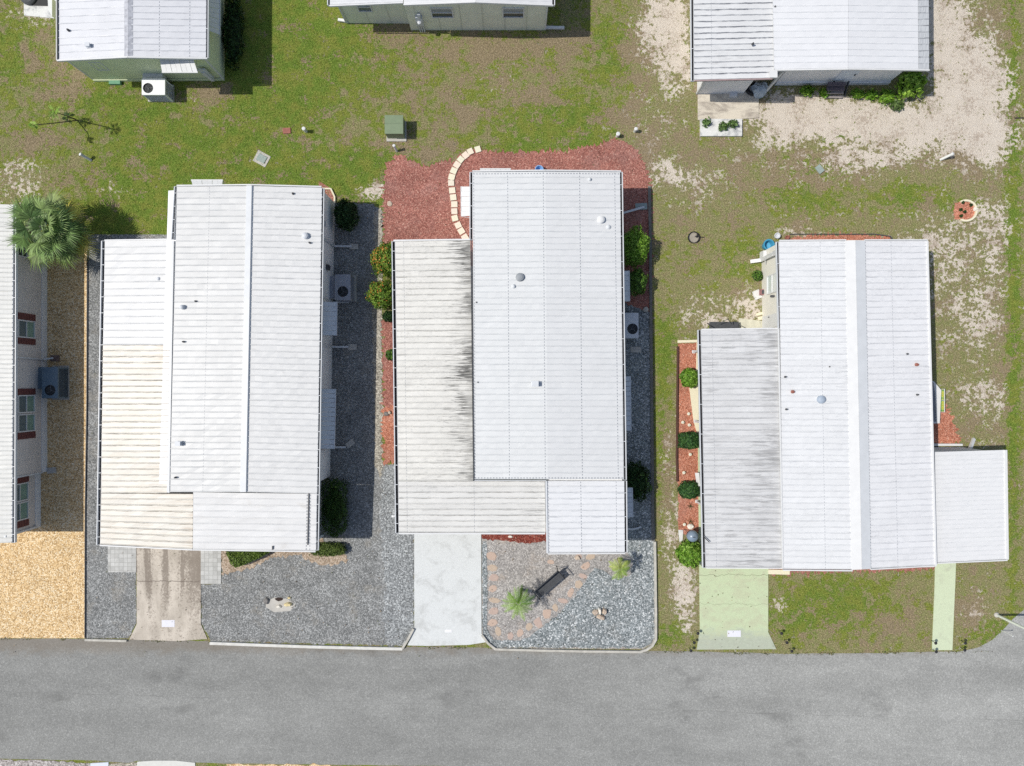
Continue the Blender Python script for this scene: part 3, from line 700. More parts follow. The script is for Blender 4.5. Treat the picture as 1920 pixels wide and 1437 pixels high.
gutter(B, P(603, 353, eB), P(594, 928, eB), 1, .09, .8)
gutter(B, P(594, 928.5, 2.6), P(592, 1032, 2.56), 1, .09, .8)
mb = MB(); mb.bar(P(579, 925, 2.65), P(577, 1022, 2.60), .05, .02); mb.bar(P(511, 1024, 2.62), P(511, 1031, 2.60), .05, .02); mb.build_each('roof_strip', m_iron, B)
mb = MB(); mb.bar(P(326, 452, 2.60), P(317.5, 924, 2.60), .05, .10); mb.bar(P(323.5, 452, 2.52), P(315, 924, 2.52), .09, .02, 1); mb.build_each('flashing', [m_white, m_ac], B)
mb = MB(); mb.bar(P(197, 451, cB), P(324, 449, 2.5), .05, .08); mb.bar(P(188, 1022.5, cB), P(362, 1031, 2.53), .05, .09); mb.bar(P(362.5, 1031, 2.56), P(592, 1034.3, 2.56), .05, .09)
mb.bar(P(332, 348.5, eB), P(472, 347, rB_), .05, .09); mb.bar(P(472, 347, rB_), P(603, 350.5, eB), .05, .09); mb.build_each('fascia', m_white, B)
body(B, (366, 386), (628, 381), (619, 893), (350, 893), (486, 383), (478, 893), eB - .12, rB_ - .12, m_bwhite)
posts(B, [(246, 985), (244, 620), (250, 500), (420, 992), (240, 800), (575, 990)], 2.15)
box_body(B, [(600, 905), (604, 905), (604, 990), (600, 990)], 0, 1.9, m_bwhite, 'porch_wall')
XB = P(627, 500).x
# wall things on the east side
window(B, ((P(628, 420).x + .0), P(0, 419, 1.9).y), (0, 1, 0), .34, 1.75, 2.02, (1, 0, 0), 1)
awning(B, [P(602, 566, 2.1), P(600.5, 629, 2.1)], [P(632, 567, 1.72), P(631, 629, 1.72)], m_white2)
awning(B, [P(598, 729, 2.1), P(596, 842, 2.1)], [P(629.5, 730, 1.72), P(627, 842, 1.72)], m_white2)
awning(B, [P(362, 353, 2.2), P(416, 353, 2.2)], [P(358.5, 338, 2.0), P(418, 338, 2.0)])
awning(B, [P(336, 372, 2.2), P(336, 428, 2.2)], [P(325.5, 371, 2.0), P(325, 429, 2.0)])
for x0, y, x1, x2, dy in ((627, 463, 660, 0, 0), (624, 567.5, 655, 0, 0), (623, 651, 654, 0, 0), (621, 838.5, 649, 0, 0), (612, 997, 624, 0, 0)):
    w = P(x0, y); e = P(x1, y)
    downspout(B, [(w.x - .15, w.y, 2.5), (w.x + .04, w.y, 2.3), (w.x + .04, w.y, .15), (e.x, e.y + dy, .07)], .09)
for (x, y, k, s) in ((572, 442, 'v', .10), (328, 896, 'p', .04), (549, 363, 'p', .05), (580, 455, 'p', .04), (341, 576, 'v', .07), (366, 565, 'p', .04), (343, 641, 'p', .04), (335, 832, 'b', .2)):
    if k == 'v': vent(B, x, y, 2.75, s, .18, m_ac)
    elif k == 'b': box_vent(B, x, y, 2.72, .18, .12, m_ac)
    else: pipe_vent(B, x, y, 2.74, s)
vent(B, 297, 523, 2.46, .06, .14, m_ac)
mb = MB(); pp = P(626, 510); mb.box((pp.x + .05, pp.y, 1.2), (.12, .22, .35)); mb.lathe((pp.x + .12, pp.y, 1.25), [(.07, 0), (.07, .05), (.02, .07)], 10); mb.build('electric_meter', m_iron, B)

# ======= House C : middle home
C = thing('mobile_home', P(1020, 680), 'middle white home with black streaked carport and pale driveway', 'house', 'mobile homes along the street')
eC, rC_ = 2.62, 2.82; cC = 2.28
dl = (P(952, 500, 2.9) - P(885, 500, eC)).length
rCm = roof_mat('panel_roof_middle_west', (.725, .74, .745), .258, .34, (.46, .48, .50), (.52, .52, .52), .3, .63, mottled=.04, dots=((.05, .02), (1.52, .02), (3.05, .02)), vfreq=4, dots_v=((.08, .025), (13.1, .025)))
rCe = roof_mat('panel_roof_middle_east', (.75, .76, .765), .258, .34, (.46, .48, .50), (.52, .52, .52), .3, .64, mottled=.04, dots=((1.48, .022), (3.02, .02)), vfreq=4, dots_v=((.08, .025), (13.1, .025)))
rCf = roof_mat('panel_roof_middle_front', (.80, .81, .825), .258, .6, (.38, .40, .43), (.5, .5, .5), .2, .66, mottled=.03, dots=((.08, .015), (1.48, .02), (3.0, .015)))
rCc = roof_mat('streaked_carport', (.75, .74, .70), .258, .62, (.34, .33, .30), (.10, .10, .095), .95, .63, bias=.26, biasp=2.6, mottled=.08, dots=((.37, .012),), su=1.3, vfreq=17)
rCp = roof_mat('streaked_porch', (.75, .745, .72), .258, .85, (.33, .32, .30), (.22, .22, .21), .8, .56, bias=.03, mottled=.07, dots=((.37, .012), (3.3, .012)), su=.8, vfreq=11)
rn, rs = P(1023, 322, rC_), P(1027, 899, rC_)
roof_panel('roof', [P(886, 323, eC), rn, rs, P(889, 899, eC)], rCm, C, .258)
roof_panel('roof', [rn, P(1162, 323, eC), P(1169, 899, eC), rs], rCe, C, .258)
roof_panel('porch_roof', [P(1024, 902, 2.62), P(1170, 902, 2.56), P(1171, 1036, 2.56), P(1027, 1037, 2.62)], rCf, C, .258)
roof_panel('carport_roof', [P(741, 453, cC), P(882, 451, 2.52), P(887, 902, 2.52), P(747, 902, cC)], rCc, C, .258, rib=.03)
roof_panel('carport_roof', [P(747, 902.5, cC), P(1022, 902.5, 2.5), P(1023, 999, 2.5), P(748, 999, cC)], rCp, C, .258, rib=.03)
gutter(C, P(741, 453, cC), P(748, 1000, cC), -1, .13, .85)
gutter(C, P(886, 323, eC), P(886, 450, eC), -1, .10, 1)
gutter(C, P(1162, 323, eC), P(1169.5, 900, eC), 1, .10, 1.2)
gutter(C, P(1170, 902, 2.56), P(1171, 1036, 2.56), 1, .10, 1.2)
mb = MB(); mb.bar(P(884.5, 451, 2.60), P(889, 901, 2.60), .035, .10, 1); mb.bar(P(889.5, 901, 2.6), P(1024, 901, 2.6), .03, .08); mb.bar(P(1024, 902, 2.60), P(1026, 1037, 2.60), .07, .12)
mb.bar(P(1022.5, 902, 2.53), P(1024.5, 1001, 2.53), .04, .02, 1)
mb.build_each('flashing', [m_white2, m_iron], C)
mb = MB(); mb.bar(P(738, 451.5, cC), P(884, 449.5, 2.53), .06, .09); mb.bar(P(748, 1000.5, cC), P(1022, 1000.5, 2.5), .06, .08)
mb.bar(P(886, 321.5, eC), P(1023, 320, rC_), .05, .09); mb.bar(P(1023, 320, rC_), P(1164, 321.5, eC), .05, .09); mb.bar(P(1027, 1038.3, 2.62), P(1172, 1037.5, 2.56), .05, .10); mb.build_each('fascia', m_white, C)
body(C, (900, 354), (1147, 354), (1150, 880), (900, 880), (1018, 354), (1020, 880), eC - .12, rC_ - .12, m_bwhite)
box_body(C, [(1023, 880), (1151, 880), (1151, 984), (1023, 984)], 0, 2.44, m_bwhite, 'room_wall')
posts(C, [(770, 480), (772, 640), (775, 800), (777, 968), (900, 968), (1012, 968)], 2.2)
awning(C, [P(904, 330, 2.3), P(956, 330, 2.3)], [P(900, 317, 2.05), P(958, 317, 2.05)])
awning(C, [P(888, 350, 2.3), P(888, 405, 2.3)], [P(864.5, 350, 1.95), P(865, 406, 1.95)])
for y0, y1, x1 in ((508, 565, 1180.5), (706, 808, 1183), (915, 970, 1186.5)):
    awning(C, [P(1150, y0, 2.2), P(1150, y1, 2.2)], [P(x1 - 1, y0, 1.85), P(x1, y1, 1.85)], m_white2)
downspout(C, [P(1163, 383, 2.4), P(1152, 384, 2.2), (P(1152, 384).x, P(0, 384, 2.2).y, .3), P(1208, 388.5, .08)], .09)
downspout(C, [P(1170, 990, 2.4), P(1168, 991, .3), P(1185, 992.5, .1), P(1194, 991, .08), P(1202, 988, .08)], .08)
downspout(C, [P(740, 968, cC - .1), P(738, 968, cC - .25), P(735, 968, cC - .28)], .09, m_white)
vent(C, 1127, 412, 2.72, .12, .2, m_white2, top=m_white); vent(C, 1141, 425.5, 2.70, .07, .1, m_white2)
vent(C, 975, 520, 2.80, .13, .2, plain('galvanised_grey', (.30, .32, .34), .5)); vent(C, 963, 537, 2.79, .06, .12, m_white2)
box_vent(C, 1003, 720, 2.82, .22, .2, m_white2)
for x, y in ((893, 567), (896, 717)): pipe_vent(C, x, y, 2.66, .03)
vent(C, 1106, 336, 2.78, .045, .1, m_white2)

# ======= House D : right home
D = thing('mobile_home', P(1590, 700), 'right white home with grey stained carport and mint green driveway', 'house', 'mobile homes along the street')
eD, rD_ = 2.60, 2.8
rDm = roof_mat('white_roof_right_west', (.80, .81, .82), .258, .40, (.45, .46, .49), (.30, .31, .32), .55, .60, bias=.12, biasp=7, mottled=.05, dots=((2.95, .02), (1.75, .01)), vfreq=15, su=1.3)
rDe = roof_mat('white_roof_right_east', (.82, .825, .84), .258, .46, (.44, .45, .48), (.30, .31, .32), .55, .60, bias=.10, biasp=9, bias_lo=.10, mottled=.05, dots=((.03, .02), (1.2, .01)), vfreq=15, su=1.3)
rDc = roof_mat('grey_stained_carport', (.70, .705, .71), .258, .42, (.27, .27, .28), (.26, .26, .26), .6, .50, bias=.12, biasp=4, mottled=.10, dots=((.45, .01),), su=.9, vfreq=10)
rDs = roof_mat('white_side_carport', (.80, .805, .81), .20, .10, (.5, .5, .5), (.42, .43, .43), .55, .62, bias=.10, biasp=6, bias_lo=.04, mottled=.02, vfreq=5)
# west slope, raised cap, east slope
roof_panel('roof', [P(1461, 453, eD), P(1586, 452, 2.78), P(1598, 1068, 2.78), P(1468, 1067, eD)], rDm, D, .258)
roof_panel('roof', [P(1621, 452, 2.78), P(1737, 452, eD), P(1753, 1060, eD), P(1632, 1066, 2.78)], rDe, D, .258)
mb = MB(); mb.slab([P(1585, 451.5, 2.80), P(1604, 451, 2.88), P(1616, 1068, 2.88), P(1597, 1069, 2.80)], .08)
mb.slab([P(1604.3, 451, 2.88), P(1622, 451.5, 2.80), P(1633, 1067, 2.80), P(1616.3, 1068, 2.88)], .08, 1); mb.build_each('ridge_cap', [m_white, m_white2], D)
roof_panel('carport_roof', [P(1315, 619, 2.2), P(1459, 617, 2.5), P(1467, 1064, 2.5), P(1324, 1064, 2.2)], rDc, D, .258, rib=.03)
roof_panel('side_carport_roof', [P(1751, 848, 2.36), P(1884, 844, 2.30), P(1887, 1049, 2.30), P(1754, 1055, 2.36)], rDs, D, .20, rib=.012)
gutter(D, P(1315, 619, 2.2), P(1324, 1065, 2.2), -1, .13, 1.3)
gutter(D, P(1461, 454, eD), P(1465, 616, eD), -1, .11, 2)
mb = MB(); mb.bar(P(1459.5, 617, 2.58), P(1467.5, 1066, 2.58), .04, .10); mb.bar(P(1738, 452, eD), P(1754, 1060, eD), .06, .11); mb.bar(P(1750.3, 848, 2.5), P(1753.5, 1058, 2.5), .03, .10, 1)
mb.bar(P(1885, 844, 2.30), P(1888, 1049, 2.30), .10, .10)
mb.build_each('flashing', [m_white, m_iron], D)
mb = MB(); mb.bar(P(1315, 618, 2.2), P(1459, 616, 2.5), .05, .08); mb.bar(P(1324, 1065, 2.2), P(1467, 1065.3, 2.5), .05, .08); mb.bar(P(1461, 451.5, eD), P(1586, 450.5, 2.78), .05, .09)
mb.bar(P(1621, 450.5, 2.78), P(1738, 450.5, eD), .05, .09); mb.bar(P(1468, 1069, eD), P(1598, 1070, 2.78), .05, .10); mb.bar(P(1632, 1067.5, 2.78), P(1754, 1061, eD), .05, .10)
mb.bar(P(1754, 1056.3, 2.36), P(1888, 1050.5, 2.30), .05, .08); mb.build_each('fascia', m_white, D)
body(D, (1428, 473), (1677, 473), (1690, 1037), (1432, 1037), (1552, 473), (1560, 1037), eD - .12, 2.68, m_cream)
posts(D, [(1300, 660), (1303, 790), (1306, 940), (1309, 1025), (1806, 853), (1815, 1010)], 2.1)
box_body(D, [(1680, 838), (1799, 838), (1806, 990), (1690, 990)], .0, 2.15, plain('pale_grey_wall', (.66, .68, .70), .7, .04), 'room_wall')
mb = MB(); mb.bar(P(1690, 834, .12), P(1802, 834, .12), .10, .24); mb.build('wall_base', m_white, D)
XD = P(1428, 500).x
window(D, (XD, P(0, 532, 1.4).y), (0, -1, 0), .85, .75, 1.9, (-1, 0, 0), 2, m_white, plain('pale_curtain_glass', (.60, .66, .64), .2, .05, 2, spec=.5), plain('pale_curtain_glass_top', (.74, .76, .74), .2, .05, 2, spec=.5))
mb = MB(); yb = P(0, 602, 1.4).y; mb.box((XD - .02, yb, 1.15), (.05, .60, 1.9)); o = mb.build('door', m_white, D)
MB().box((XD - .06, yb + .2, 1.05), (.05, .04, .10)).build('handle', m_iron, o)
mb = MB(); pp = onX(XD, 1451, 556); mb.box((XD - .07, pp.y, pp.z), (.12, .07, .22)); mb.box((XD - .12, pp.y, pp.z + .12), (.16, .09, .03)); mb.build('wall_lamp', m_iron, D)
downspout(D, [P(1459, 470, 2.45), P(1450, 476, 2.0), P(1428, 488, .25), P(1407, 491, .08)], .16, m_white)
mb = MB(); mb.bar(P(1433, 483, 1.0), P(1436, 497, .6), .03); mb.box(onX(XD - .1, 1431, 478), (.16, .3, .45)); mb.build('utility_box', m_white, D)
downspout(D, [P(1817, 846, .6), P(1821, 836, .3), P(1826, 823, .06)], .13, m_white)
for x, y, r in ((1720, 684, .07), (1702, 664, .04), (1721, 740.5, .04), (1555, 688, .04), (1473, 707, .04), (1475, 768, .04), (1487, 735, .07)): pipe_vent(D, x, y, 2.72, r, m_red if (x, y) in ((1487, 735), (1720, 684)) else m_iron)
vent(D, 1541, 749.5, 2.8, .12, .16, plain('blue_grey_cap', (.36, .42, .50), .5), True)
mb = MB(); mb.tube([P(1318, 1005, 2.3), P(1330, 1017, 2.35)], .02, 6); mb.build('antenna', m_black, D)

# ======= House E : sage green home, top left
E = thing('mobile_home', P(300, 20), 'sage green home at the top left with white roof and hooded windows', 'house', 'homes behind the row')
rEm = roof_mat('white_roof_sage_west', (.76, .77, .80), .30, .22, (.5, .5, .52), (.42, .42, .42), .5, .60, mottled=.05, vfreq=3, bias=.12, biasp=6)
rEe = roof_mat('white_roof_sage_east', (.76, .77, .80), .27, .50, (.42, .43, .46), (.42, .42, .42), .4, .64, mottled=.05, dots=((1.15, .02), (2.4, .02)), bias_lo=.14, biasp=8)
top = -330
roof_panel('roof', [P(104, top, 2.6), P(238, top, 2.95), P(238, 107, 2.95), P(109, 113, 2.6)], rEm, E, .30)
roof_panel('roof', [P(246, top, 2.95), P(388, top, 2.6), P(386, 109, 2.6), P(246, 107, 2.95)], rEe, E, .27)
mb = MB(); mb.slab([P(233, top, 2.96), P(240, top, 3.0), P(240, 106, 3.0), P(233, 107, 2.96)], .06, 0); mb.slab([P(240.2, top, 3.0), P(249, top, 2.95), P(249, 107, 2.95), P(240.2, 106, 3.0)], .06, 0); mb.build_each('ridge_cap', plain('grey_ridge', (.45, .46, .50), .6, .3, 6), E)
mb = MB(); mb.bar(P(108, top, 2.6), P(109, 114, 2.6), .05, .10, 1); mb.bar(P(106.5, top, 2.6), P(107.5, 114, 2.6), .05, .10); mb.bar(P(108, 114.5, 2.6), P(240, 108, 2.97), .06, .10); mb.bar(P(240, 108, 2.97), P(389, 110.5, 2.6), .06, .10); mb.build_each('fascia', [m_white, m_iron], E)
gutter(E, P(387, top, 2.6), P(385, 109, 2.6), 1, .10, 3)
body(E, (178, -250), (421, -250), (421, 149), (178, 152), (298, -250), (298, 151), 2.5, 2.84, m_green)
YE = P(0, 150).y
window(E, (-18.48, YE), (1, 0, 0), .55, 1.05, 1.85, (0, -1, 0), 2, None, m_glass, m_glass, 'v')
mb = MB(); mb.bar(P(178, 153, .02) , P(421, 150.5, .02), .04, .30); mb.build_each('skirting', m_green, E)
mb = MB(); mb.bar((P(178, 152).x, YE - .02, .1), (P(178, 152).x, YE - .02, 2.5), .08); mb.bar((P(421, 149).x, YE, .1), (P(421, 149).x, YE, 2.5), .06); mb.build_each('corner_trim', m_white, E)
awning(E, [Vector((P(297, 0, 2.45).x, YE, 2.45)), Vector((P(360, 0, 2.45).x, YE, 2.45))], [P(304, 136.5, 2.22), P(371, 136.5, 2.22)], m_white)
awning(E, [P(392, -40, 2.1), P(392, 58, 2.1)], [P(413, -42, 1.6), P(412, 66, 1.6)], m_white2)
mb = MB(); a = onY(YE - .05, 381, 131); b = onY(YE - .05, 402, 157); mb.bar(Vector((a.x, a.y, a.z)), Vector((a.x + .05, a.y, .25)), .28, .14); mb.box((a.x + .02, YE - .12, 1.0), (.34, .06, .7)); mb.build('electric_meter', m_ac, E)
for x, y in ((127, 56), (185, 53)): pipe_vent(E, x, y, 2.75, .05)
box_vent(E, 166, 86, 2.8, .16, .12, m_ac)
mb = MB(); mb.prism([P(103, 8), P(111, 8), P(111, 42), P(104, 30)], 0, .5); mb.build('porch_edge', m_white, E)

# ======= House F : pale sage home, top centre
Fh = thing('mobile_home', P(870, -20), 'pale sage home at the top centre showing three windows', 'house', 'homes behind the row')
rF = roof_mat('white_roof_top_centre', (.78, .79, .80), .26, .3)
roof_panel('roof', [P(757, -330, 2.6), P(895, -330, 3.0), P(892, 4, 3.0), P(757, 9, 2.6)], rF, Fh)
roof_panel('roof', [P(895.3, -330, 3.0), P(1037, -330, 2.6), P(1035, 10, 2.6), P(892.3, 4, 3.0)], rF, Fh)
roof_panel('side_roof', [P(617, -330, 2.3), P(756, -330, 2.55), P(756, 4, 2.55), P(619, 10, 2.3)], rF, Fh)
mb = MB(); mb.bar(P(757, 10, 2.6), P(892, 5, 3.0), .05, .10); mb.bar(P(892, 5, 3.0), P(1037, 11, 2.6), .05, .10); mb.bar(P(618, 12, 2.3), P(756, 6, 2.55), .05, .09); mb.build_each('fascia', m_white, Fh)
gutter(Fh, P(1036, -330, 2.6), P(1035, 10, 2.6), 1, .1, 3); gutter(Fh, P(618, -330, 2.3), P(619, 10, 2.3), -1, .1, 3)
body(Fh, (771, -250), (1022, -250), (1022, 57), (771, 57), (896, -250), (896, 57), 2.5, 2.9, m_sage)
box_body(Fh, [(650, -200), (771, -200), (771, 44.5), (651, 44)], 0, 2.25, m_sage, 'side_wall')
YF = P(0, 57).y; YF2 = P(0, 44).y
for x0, x1 in ((808, 850), (942, 983)):
    a = onY(YF, x0, 25); b = onY(YF, x1, 25); window(Fh, ((a.x + b.x) / 2, YF), (1, 0, 0), b.x - a.x, 1.15, 1.95, (0, -1, 0), 2, None, m_glass, plain('screen_grey', (.33, .35, .36), .5))
a = onY(YF2, 672, 20); b = onY(YF2, 699, 20); window(Fh, ((a.x + b.x) / 2, YF2), (1, 0, 0), b.x - a.x, 1.05, 1.8, (0, -1, 0), 2, None, m_glass2, plain('screen_grey2', (.33, .35, .36), .5))
mb = MB(); a = onY(YF - .1, 788, 45); mb.box((a.x, YF - .08, 1.0), (.32, .16, .62)); mb.box((a.x + .03, YF - .1, 1.4), (.14, .14, .3)); mb.lathe((a.x, YF - .2, 1.0), [(.09, 0), (.09, .1), (.02, .14)], 12)
for k in (-.1, 0, .1): mb.bar((a.x + k, YF - .08, .7), (a.x + k + .02, YF - .08, 0), .05)
mb.build('electric_meter', m_ac, Fh)
downspout(Fh, [P(634, 37.5, .12), P(654, 40.5, .12)], .12, m_white); mb = MB(); mb.bar((P(650, 44).x, YF2 - .02, .1), (P(650, 44).x, YF2 - .02, 2.2), .06); mb.bar((P(1022, 57).x, YF - .02, .1), (P(1022, 57).x, YF - .02, 2.5), .06); mb.build_each('corner_trim', m_white, Fh)
downspout(Fh, [P(1022, 52, .12), P(1058, 52.5, .10)], .12, m_white)

# ======= House G : top right
G = thing('mobile_home', P(1560, -20), 'far right home with ribbed grey porch roof and sandy yard', 'house', 'homes behind the row')
rG = roof_mat('smooth_white_roof', (.78, .79, .81), .27, .20, (.5, .52, .54), (.52, .53, .55), .5, .60, mottled=.04, vfreq=3)
rGp = roof_mat('ribbed_porch_roof', (.74, .75, .76), .254, .95, (.22, .23, .26), (.42, .42, .42), .5, .55, bias_lo=.08, mottled=.06, dots=((.75, .01),))
roof_panel('roof', [P(1443, -330, 2.6), P(1592, -330, 2.85), P(1590, 129, 2.85), P(1452, 131, 2.6)], rG, G, .27)
roof_panel('roof', [P(1592.3, -330, 2.85), P(1719, -330, 2.66), P(1722, 131, 2.66), P(1590.3, 129, 2.85)], rG, G, .27)
roof_panel('roof_edge', [P(1719.3, -330, 2.64), P(1740, -330, 2.6), P(1742, 131, 2.6), P(1722.3, 131.5, 2.64)], roof_mat('grey_edge_strip', (.58, .60, .62), .27, .9, (.25, .26, .28), mottled=.06), G, .27, rib=.01)
roof_panel('porch_roof', [P(1298, -330, 2.25), P(1452, -330, 2.5), P(1454, 147, 2.5), P(1302, 151, 2.25)], rGp, G, .254, rib=.04)
mb = MB(); mb.bar(P(1302, 152, 2.25), P(1448, 148.5, 2.5), .05, .07, 1); mb.bar(P(1452, 132.5, 2.6), P(1590, 130.5, 2.86), .05, .09); mb.bar(P(1590, 130.5, 2.86), P(1742, 132.5, 2.6), .05, .09)
mb.box(P(1450, 140, 2.58), (.32, .30, .10)); mb.build_each('fascia', [m_white, plain('dusty_pink_trim', (.36, .27, .27), .7)], G)
gutter(G, P(1299, -330, 2.25), P(1302, 152, 2.25), -1, .12, 3)
body(G, (1432, -250), (1664, -250), (1664, 157), (1452, 159), (1555, -250), (1558, 158), 2.5, 2.73, m_lav)
box_body(G, [(1308, -240), (1393, -240), (1393, 176), (1307, 177)], 0, 2.15, m_lav, 'porch_wall')
YG_ = P(0, 158).y; YP = P(0, 176.5).y
mb = MB(); mb.box(((P(1569, 158).x), YG_ - .03, 1.1), (.78, .05, 1.9)); o = mb.build('door', plain('blue_white_door', (.66, .72, .80), .5), G)
MB().box((P(1569, 158).x + .3, YG_ - .07, 1.1), (.05, .05, .10)).build('handle', m_iron, o)
for x in (1625, 1664): 
    mb_ = onY(YG_, x, 134)
    window(G, (mb_.x - .15, YG_), (1, 0, 0), .45, 1.5, 2.1, (0, -1, 0), 1)
mb = MB(); mb.bar((P(1452, 158).x, YG_ - .04, .12), (P(1664, 158).x, YG_ - .02, .12), .05, .30); mb.build_each('skirting', m_skirt, G)
a = onY(YP, 1360, 157); window(G, (a.x - .05, YP), (1, 0, 0), 1.0, 1.45, 2.0, (0, -1, 0), 2, None, m_glass2, m_glass2, 'v')
mb = MB(); mb.box((P(1373, 176).x, YP - .1, .12), (.34, .2, .18)); mb.build('utility_box', m_ac, G)
mb = MB(); mb.bar((P(1307, 177).x - .02, YP, .05), (P(1307, 177).x - .02, YP, 2.15), .09); mb.build_each('corner_trim', m_white, G)
posts(G, [(1432, 176)], 2.3)
for x, y in ((1453, 13), (1412, 82)): pipe_vent(G, x, y, 2.6, .05)


# ------------------------------------------------------------------ vegetation helpers
def npmesh(name, V, Fc, mats, parent=None, tint=None, base=None, mi=None):
    b = wloc(parent) if parent else (base if base is not None else Vector((0, 0, 0)))
    V = np.asarray(V, float) - np.array([b.x, b.y, b.z])
    me = bpy.data.meshes.new(name); n = len(V); k = Fc.shape[1]; m = len(Fc)
    me.vertices.add(n); me.vertices.foreach_set('co', V.ravel())
    me.loops.add(m * k); me.loops.foreach_set('vertex_index', Fc.ravel().astype(np.int32))
    me.polygons.add(m); me.polygons.foreach_set('loop_start', np.arange(0, m * k, k, dtype=np.int32))
    me.update(calc_edges=True); me.validate()
    for q in (mats if isinstance(mats, (list, tuple)) else [mats]): me.materials.append(q)
    if tint is not None:
        a = me.color_attributes.new('tint', 'FLOAT_COLOR', 'POINT')
        a.data.foreach_set('color', np.concatenate([tint, np.ones((n, 1))], 1).ravel())
    o = bpy.data.objects.new(name, me); COL.objects.link(o)
    if parent: o.parent = parent
    else: o.location = b
    return o
def quads_from(c, ax, ay):          # centres, half axes -> verts, faces
    V = np.stack([c - ax - ay * .2, c + ax * .2 - ay, c + ax + ay * .2, c - ax * .2 + ay], 1).reshape(-1, 3)
    return V, np.arange(len(V)).reshape(-1, 4)
def unit(a): return a / np.maximum(np.linalg.norm(a, axis=1, keepdims=True), 1e-9)
GRN = [(.07, .16, .025), (.11, .24, .035), (.18, .32, .05), (.045, .10, .02)]
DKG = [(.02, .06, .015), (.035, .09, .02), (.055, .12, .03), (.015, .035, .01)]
BRG = [(.13, .25, .03), (.20, .34, .045), (.28, .42, .06), (.09, .18, .02)]
LIME = [(.16, .34, .03), (.24, .44, .05), (.10, .22, .02), (.32, .50, .09)]
def foliage(parent, c, rx, ry, rz, pal, n, ls, power=2.0, name='foliage', flowers=None, fl_dir=None, lump=.10, seed=0):
    g = np.random.default_rng(100 + seed)
    d = unit(g.normal(size=(n, 3))); d[:, 2] = np.where(d[:, 2] < -.55, -d[:, 2], d[:, 2])
    e = (np.abs(d) ** power).sum(1) ** (-1 / power)
    ph = g.uniform(0, 6.28, 9)
    nz = np.sin(d[:, 0] * 5 + ph[0]) * np.sin(d[:, 1] * 6 + ph[1]) + .7 * np.sin(d[:, 2] * 7 + ph[2] + d[:, 0] * 9) + .6 * np.sin(d[:, 1] * 13 + ph[3]) * np.sin(d[:, 0] * 12 + ph[4])
    r = e * (1 + lump * nz * .6) * (1 - g.random(n) ** 2 * .22 + np.where(g.random(n) < .06, g.random(n) * .16, 0))
    c0 = np.array([c.x, c.y, c.z]) + d * r[:, None] * np.array([rx, ry, rz])
    nrm = unit(d + g.normal(size=(n, 3)) * .55)
    t = unit(np.cross(nrm, g.normal(size=(n, 3)))); b = np.cross(nrm, t)
    L = ls * g.uniform(.6, 1.4, n)[:, None]
    V, Fc = quads_from(c0, t * L, b * L * .55)
    pal = np.array(pal); ci = pal[g.integers(0, len(pal), n)]
    cl = .78 + .30 * (np.sin(d[:, 0] * 11 + ph[5]) * np.sin(d[:, 1] * 10 + ph[6]) + 1) / 2 + g.normal(size=n) * .10
    ci = np.clip(ci * cl[:, None], .005, 1)
    if flowers is not None:
        k = (g.random(n) < (.03 + .24 * np.clip((d @ np.array(fl_dir)), 0, 1) ** 2)) & (d[:, 2] > .1)
        ci[k] = np.array(flowers)[g.integers(0, len(flowers), k.sum())]
    tint = np.repeat(ci, 4, 0)
    # dark inner mass so the crown is not hollow
    return npmesh(name, V, Fc, m_leaf, parent, tint)
def shrub(x, y, r, h, label, pal=GRN, cat='bush', name='shrub', group=None, n=2200, ls=.05, ry=None, power=2.0, flowers=None, fl_dir=None, lump=.17, seed=None, trunk=True):
    seed = int(x * 7 + y) if seed is None else seed
    c = P(x, y, h * .5); base = Vector((c.x, c.y, 0))
    t = thing(name, base, label, cat, group)
    c.z = h * .52
    r *= 1.07; ry = ry * 1.07 if ry else None
    foliage(t, c, r, ry or r, h * .48, pal, n, ls, power, flowers=flowers, fl_dir=fl_dir, lump=lump, seed=seed)
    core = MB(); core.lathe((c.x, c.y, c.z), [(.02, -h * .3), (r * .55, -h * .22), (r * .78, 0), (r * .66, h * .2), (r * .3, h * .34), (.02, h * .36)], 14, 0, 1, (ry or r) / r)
    core.build('dark_core', plain('core_shade_colour', (.03, .045, .015), .95, .4, 20), t)  # solid filler blob; the crown's inner shade is put into its dark colour
    if trunk:
        mb = MB()
        for k in range(3):
            a = k * 2.1 + seed; mb.tube([(base.x, base.y, 0), (base.x + math.cos(a) * r * .2, base.y + math.sin(a) * r * .2, h * .3)], [.035, .02], 6)
        mb.build('trunk', m_trunk, t)
    return t
